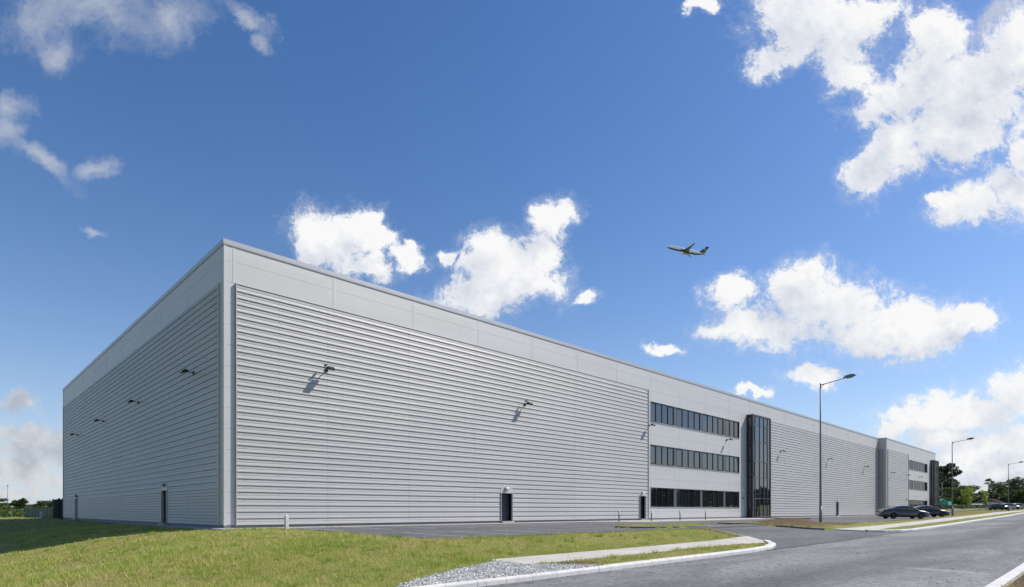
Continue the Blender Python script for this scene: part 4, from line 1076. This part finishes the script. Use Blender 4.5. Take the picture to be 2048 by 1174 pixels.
def wing(pts, th, name, mat):
    m = MB(); rings = []
    for (x0, x1, y, z) in pts:
        c = x0-x1; rings.append([(x0, y, z), (x0-c*.3, y, z+th*c), (x1, y, z), (x0-c*.3, y, z-th*c*.7)])
    m.rings(rings); return m.build(name, mat, plane)
for s_ in (1, -1):
    wing([(4.6, -3.2, s_*1.2, -1.1), (1.4, -3.4, s_*5.5, -.7), (-4.4, -6.1, s_*16.2, .35)], .06, 'wing', AG)
    wl = wing([(-4.4, -6.1, s_*16.2, .35), (-5.6, -7.0, s_*16.9, 1.3), (-7.2, -8.0, s_*17.3, 3.2)], .04, 'winglet', AB if s_ > 0 else AW)
    wing([(-14.0, -17.6, s_*.6, 1.2), (-17.4, -18.9, s_*7.0, 1.9)], .05, 'tailplane', AG)
    m = MB(); y = s_*4.85
    rings = [[(x, y+r_*math.cos(t), -2.0+r_*math.sin(t)) for t in np.linspace(0, 2*math.pi, 14, endpoint=False)] for x, r_ in ((4.6, .85), (4.4, 1.0), (3, 1.08), (1.2, .95), (-.4, .55))]
    m.rings(rings); m.build('engine', AB if s_ > 0 else AW, plane, True)
m = MB(); m.rings([[(x0, y, z) for x0, y in ((xf, 0), ((xf+xr)/2, th), (xr, 0), ((xf+xr)/2, -th))] for xf, xr, th, z in ((-11.5, -18.5, .22, 1.6), (-14.2, -18.7, .18, 3.4), (-18.0, -20.6, .1, 8.2))]); fin = m.build('tail_fin', AB, plane)
for s_ in (1, -1):
    m = MB(); c0, z0 = -17.35, 4.9
    m.rings([[(c0+ra*math.cos(t)-.35*ra*math.sin(t)*0, s_*.24, z0+ra*math.sin(t)) for t in np.linspace(0, 2*math.pi, 20, endpoint=False)] for ra in (1.25, .0)], caps=False)
    m.build('emblem', AY, fin)
    m = MB()
    for k in range(4): m.box(c0-.75+k*.42, s_*.25-.005, z0-.75+.1*k, c0-.62+k*.42, s_*.25+.005, z0+.6)
    m.build('emblem_strings', AB, fin)
def text_mesh(body, size, name, mat, parent, M):
    cu = bpy.data.curves.new(name, 'FONT'); cu.body = body; cu.size = size; cu.extrude = .01; cu.offset = .03; cu.align_x = 'CENTER'
    tmp = bpy.data.objects.new('tmp', cu); COL.objects.link(tmp); dg = bpy.context.evaluated_depsgraph_get()
    me = bpy.data.meshes.new_from_object(tmp.evaluated_get(dg)); bpy.data.objects.remove(tmp); me.transform(M); me.materials.clear(); me.materials.append(mat)
    o = bpy.data.objects.new(name, me); COL.objects.link(o); o.parent = parent; return o
# port side: text runs from nose to tail, left hand side
Mt = Matrix.Translation((9.8, 1.78, .05)) @ Matrix.Rotation(math.pi, 4, 'Z') @ Matrix.Rotation(R(74), 4, 'X')
text_mesh('RYANAIR', 2.1, 'airline_lettering', AB, plane, Mt)
m = MB()
for k in range(28):
    x = 14-k*.95
    m.quad((x, 1.86*math.cos(.33)+.02, .66), (x-.4, 1.86*math.cos(.33)+.02, .66), (x-.4, 1.86*math.cos(.47)+.02, .95), (x, 1.86*math.cos(.47)+.02, .95))
tag(plane, 'white airliner with navy belly and yellow emblem on its tail, climbing left', 'airliner')

# ------------------------------------------------------------------ sky, clouds, sun
SUN = Vector((1.9, -1.0, 2.17)).normalized()
EL = math.asin(SUN.z); AZ = math.atan2(SUN.x, SUN.y)
world = bpy.data.worlds.new('World'); sc.world = world; world.use_nodes = True
nt = world.node_tree; bg = nt.nodes['Background']; wout = nt.nodes['World Output']
sky = N(nt, 'ShaderNodeTexSky', sky_type='NISHITA'); sky.sun_disc = False; sky.sun_elevation = EL; sky.sun_rotation = AZ
sky.altitude = 0; sky.air_density = 1.0; sky.dust_density = .35; sky.ozone_density = 2.6
hs = N(nt, 'ShaderNodeHueSaturation', i_Saturation=1.24, i_Value=1.05); L(nt, sky.outputs[0], hs.inputs['Color']); 
tc0 = N(nt, 'ShaderNodeTexCoord'); sz = N(nt, 'ShaderNodeSeparateXYZ'); L(nt, tc0.outputs['Generated'], sz.inputs[0])
hz = math_(nt, 'MULTIPLY', math_(nt, 'EXPONENT', math_(nt, 'MULTIPLY', math_(nt, 'MAXIMUM', sz.outputs[2], 0.0), -6.5)), .80)
L(nt, mixc(nt, hz, mixc(nt, 1.0, hs.outputs[0], (1.02, .96, 1.03), 'MULTIPLY'), (4.5, 5.4, 6.7)), bg.inputs[0]); bg.inputs[1].default_value = .104
def P(px, py, rx, ry, rot=0): return ((px-1024)/F, (HY-py)/F, rx/F, ry/F, rot)
CUM = [P(1600, 30, 110, 80), P(1690, 60, 90, 90), P(1545, 120, 60, 40, 20), P(1700, 135, 70, 50), P(1740, 30, 80, 40, 30),
       P(1875, 80, 70, 62), P(1850, 170, 110, 80), P(1960, 190, 150, 110, 20), P(1795, 200, 80, 70), P(1790, 300, 110, 60, 45), P(1735, 345, 55, 40), P(1920, 260, 130, 60), P(2040, 100, 60, 80), P(1745, 225, 55, 40),
       P(2060, 300, 60, 40), P(1955, 405, 90, 42, 20), P(2035, 375, 70, 60, 20), P(1890, 410, 30, 22),
       P(1462, 592, 52, 42), P(1600, 575, 85, 58), P(1520, 655, 120, 50), P(1650, 620, 150, 65), P(1800, 655, 130, 65), P(1760, 700, 60, 28), P(1890, 650, 80, 32), P(1950, 632, 50, 24, 10), P(1430, 662, 48, 20),
       P(670, 470, 85, 60), P(738, 442, 34, 32), P(760, 485, 44, 26), P(715, 530, 70, 34), P(640, 505, 50, 45), P(820, 515, 34, 24),
       P(1105, 445, 48, 44), P(1085, 495, 50, 50), P(1010, 525, 90, 62), P(1065, 560, 80, 52), P(955, 590, 80, 52), P(1165, 588, 34, 16), P(892, 515, 24, 16),
       P(1628, 752, 72, 24), P(1500, 786, 40, 10), P(1327, 698, 28, 14),
       P(1860, 840, 100, 36), P(1960, 825, 120, 48), P(2040, 790, 70, 62), P(1800, 862, 50, 26), P(1990, 900, 130, 36), P(2050, 890, 90, 60), P(1950, 935, 100, 26), P(1900, 880, 60, 24),
       P(1405, 8, 26, 18), P(4500, 520, 330, 110), P(6200, 720, 700, 150), P(3500, 700, 300, 100)]
LOW = [P(30, 806, 80, 24), P(50, 870, 110, 26), P(110, 880, 50, 16), P(80, 905, 120, 26), P(30, 940, 120, 30), P(110, 960, 80, 26), P(40, 985, 120, 18), P(2000, 955, 140, 20), P(1900, 965, 90, 14)]
WISP = [P(200, 10, 250, 95), P(330, 40, 110, 80), P(60, 50, 120, 80), P(110, 110, 60, 60), P(20, 215, 80, 34, -10), P(10, 260, 48, 52), P(80, 320, 110, 20, -30), P(200, 335, 60, 24, 20), P(505, 35, 95, 22, -38), P(525, 85, 34, 34), P(188, 455, 36, 12, -10), P(1990, 35, 120, 30, 35)]
def blob_group(name, blobs, nscale, amp, detail):
    g = bpy.data.node_groups.new(name, 'ShaderNodeTree')
    g.interface.new_socket('UV', in_out='INPUT', socket_type='NodeSocketVector'); g.interface.new_socket('H', in_out='OUTPUT', socket_type='NodeSocketFloat')
    gi = g.nodes.new('NodeGroupInput'); go = g.nodes.new('NodeGroupOutput')
    # billow the outline itself
    w = N(g, 'ShaderNodeTexNoise', i_Scale=13.0, i_Detail=7, i_Roughness=.62); L(g, gi.outputs[0], w.inputs['Vector'])
    sb = N(g, 'ShaderNodeVectorMath', operation='SUBTRACT'); L(g, w.outputs['Color'], sb.inputs[0]); sb.inputs[1].default_value = (.5, .5, .5)
    sc_ = N(g, 'ShaderNodeVectorMath', operation='SCALE'); L(g, sb.outputs[0], sc_.inputs[0]); sc_.inputs['Scale'].default_value = .10
    ad = N(g, 'ShaderNodeVectorMath', operation='ADD'); L(g, gi.outputs[0], ad.inputs[0]); L(g, sc_.outputs[0], ad.inputs[1])
    fl_ = N(g, 'ShaderNodeVectorMath', operation='MULTIPLY'); L(g, ad.outputs[0], fl_.inputs[0]); fl_.inputs[1].default_value = (1, 1, 0)
    cur = None
    for (u, v, rx, ry, rot) in blobs:
        mp = N(g, 'ShaderNodeMapping', vector_type='TEXTURE'); mp.inputs['Location'].default_value = (u, v, 0); mp.inputs['Rotation'].default_value = (0, 0, R(rot)); mp.inputs['Scale'].default_value = (rx, ry, 1)
        L(g, fl_.outputs[0], mp.inputs[0])
        ln = N(g, 'ShaderNodeVectorMath', operation='LENGTH'); L(g, mp.outputs[0], ln.inputs[0])
        cur = ln.outputs['Value'] if cur is None else math_(g, 'SMOOTH_MIN', cur, ln.outputs['Value'], .25)
    n1 = N(g, 'ShaderNodeTexNoise', i_Scale=nscale, i_Detail=detail, i_Roughness=.70, i_Distortion=.4); L(g, gi.outputs[0], n1.inputs['Vector'])
    h = math_(g, 'ADD', math_(g, 'SUBTRACT', 1.0, cur), math_(g, 'MULTIPLY', math_(g, 'SUBTRACT', n1.outputs['Fac'], .5), amp))
    n2 = N(g, 'ShaderNodeTexNoise', i_Scale=nscale*4.2, i_Detail=6, i_Roughness=.66, i_Distortion=.6); L(g, ad.outputs[0], n2.inputs['Vector'])
    h = math_(g, 'ADD', h, math_(g, 'MULTIPLY', math_(g, 'SUBTRACT', n2.outputs['Fac'], .5), amp*.45))
    L(g, h, go.inputs[0]); return g
tc = N(nt, 'ShaderNodeTexCoord'); dirv = tc.outputs['Generated']
def dot(v): d = N(nt, 'ShaderNodeVectorMath', operation='DOT_PRODUCT'); L(nt, dirv, d.inputs[0]); d.inputs[1].default_value = v; return d.outputs['Value']
df, du, dz = dot((FX, FY, 0)), dot((RX, RY, 0)), dot((0, 0, 1))
dfc = math_(nt, 'MAXIMUM', df, .02)
cb = N(nt, 'ShaderNodeCombineXYZ'); L(nt, math_(nt, 'DIVIDE', du, dfc), cb.inputs[0]); L(nt, math_(nt, 'DIVIDE', dz, dfc), cb.inputs[1])
cb.inputs[2].default_value = .37
def use(g, off=(0, 0, 0)):
    a = N(nt, 'ShaderNodeVectorMath', operation='ADD'); L(nt, cb.outputs[0], a.inputs[0]); a.inputs[1].default_value = off
    n = nt.nodes.new('ShaderNodeGroup'); n.node_tree = g; L(nt, a.outputs[0], n.inputs[0]); return n.outputs[0]
gc = blob_group('cumulus', [(u, v, a*1.14, b*1.14, r) for u, v, a, b, r in CUM], 12., 2.0, 13); gl = blob_group('low_cloud', LOW, 14., 1.9, 10); gw = blob_group('wisps', WISP, 6., 1.9, 12)
h0 = use(gc); h1 = use(gc, (.034, .045, 0)); hl_ = use(gl); hw_ = use(gw)
def sstep(x, a, b):
    m = N(nt, 'ShaderNodeMapRange', interpolation_type='SMOOTHSTEP'); L(nt, x, m.inputs['Value']); m.inputs['From Min'].default_value = a; m.inputs['From Max'].default_value = b; return m.outputs[0]
dc = math_(nt, 'MAXIMUM', sstep(h0, -.02, .5), math_(nt, 'MULTIPLY', sstep(h0, -.3, .4), .25)); dl = math_(nt, 'MULTIPLY', sstep(hl_, -.1, .7), .85); dw = math_(nt, 'MULTIPLY', sstep(hw_, -.05, 1.25), .68)
front = sstep(df, .02, .08)
dc, dl, dw = [math_(nt, 'MULTIPLY', d, front) for d in (dc, dl, dw)]
soft = noise(nt, 7.0, 6, .55, cb.outputs[0], .3)
lit = math_(nt, 'ADD', .70, math_(nt, 'MULTIPLY', math_(nt, 'SUBTRACT', h0, h1), .5))
lit = math_(nt, 'SUBTRACT', lit, math_(nt, 'MULTIPLY', sstep(h0, .25, 1.2), math_(nt, 'MULTIPLY', sstep(soft.outputs['Fac'], .40, .62), .62)))
crc = ramp(nt, lit, [(.0, (.55, .60, .70)), (.45, (.74, .78, .86)), (.95, (.985, .985, .99))])
bc = N(nt, 'ShaderNodeBackground'); L(nt, crc.outputs[0], bc.inputs[0]); bc.inputs[1].default_value = .81
bl_ = N(nt, 'ShaderNodeBackground'); lr = ramp(nt, noise(nt, 16, 6, .6, cb.outputs[0]).outputs['Fac'], [(.35, (.62, .66, .74)), (.6, (.95, .95, .97))]); L(nt, lr.outputs[0], bl_.inputs[0]); bl_.inputs[1].default_value = .62
bw = N(nt, 'ShaderNodeBackground', i_Strength=.6); bw.inputs[0].default_value = (.82, .86, .95, 1)
def mixs(f, a, b): m = N(nt, 'ShaderNodeMixShader'); L(nt, f, m.inputs[0]); L(nt, a, m.inputs[1]); L(nt, b, m.inputs[2]); return m.outputs[0]
s_ = mixs(dw, bg.outputs[0], bw.outputs[0]); s_ = mixs(dl, s_, bl_.outputs[0]); s_ = mixs(dc, s_, bc.outputs[0])
L(nt, s_, wout.inputs[0])

sun = bpy.data.lights.new('sun', 'SUN'); sun.energy = 4.6; sun.angle = R(.53); sun.color = (1.0, .945, .865)
so = bpy.data.objects.new('sun', sun); COL.objects.link(so); so.rotation_euler = SUN.to_track_quat('Z', 'Y').to_euler()

# ------------------------------------------------------------------ camera
cam = bpy.data.cameras.new('camera'); co = bpy.data.objects.new('camera', cam); COL.objects.link(co); sc.camera = co
co.location = (CX, CY, CZ); co.rotation_euler = (math.pi/2, 0, -math.atan2(FX, FY))
cam.sensor_width = 36; cam.lens = F/2048*36; cam.shift_y = (HY-587)/2048; cam.clip_end = 6000; cam.clip_start = .1
sc.render.resolution_x = 1024; sc.render.resolution_y = 587
sc.view_settings.view_transform = 'Standard'; sc.view_settings.look = 'None'; sc.view_settings.exposure = 0.25; sc.view_settings.gamma = 1
sc.cycles.max_bounces = 6
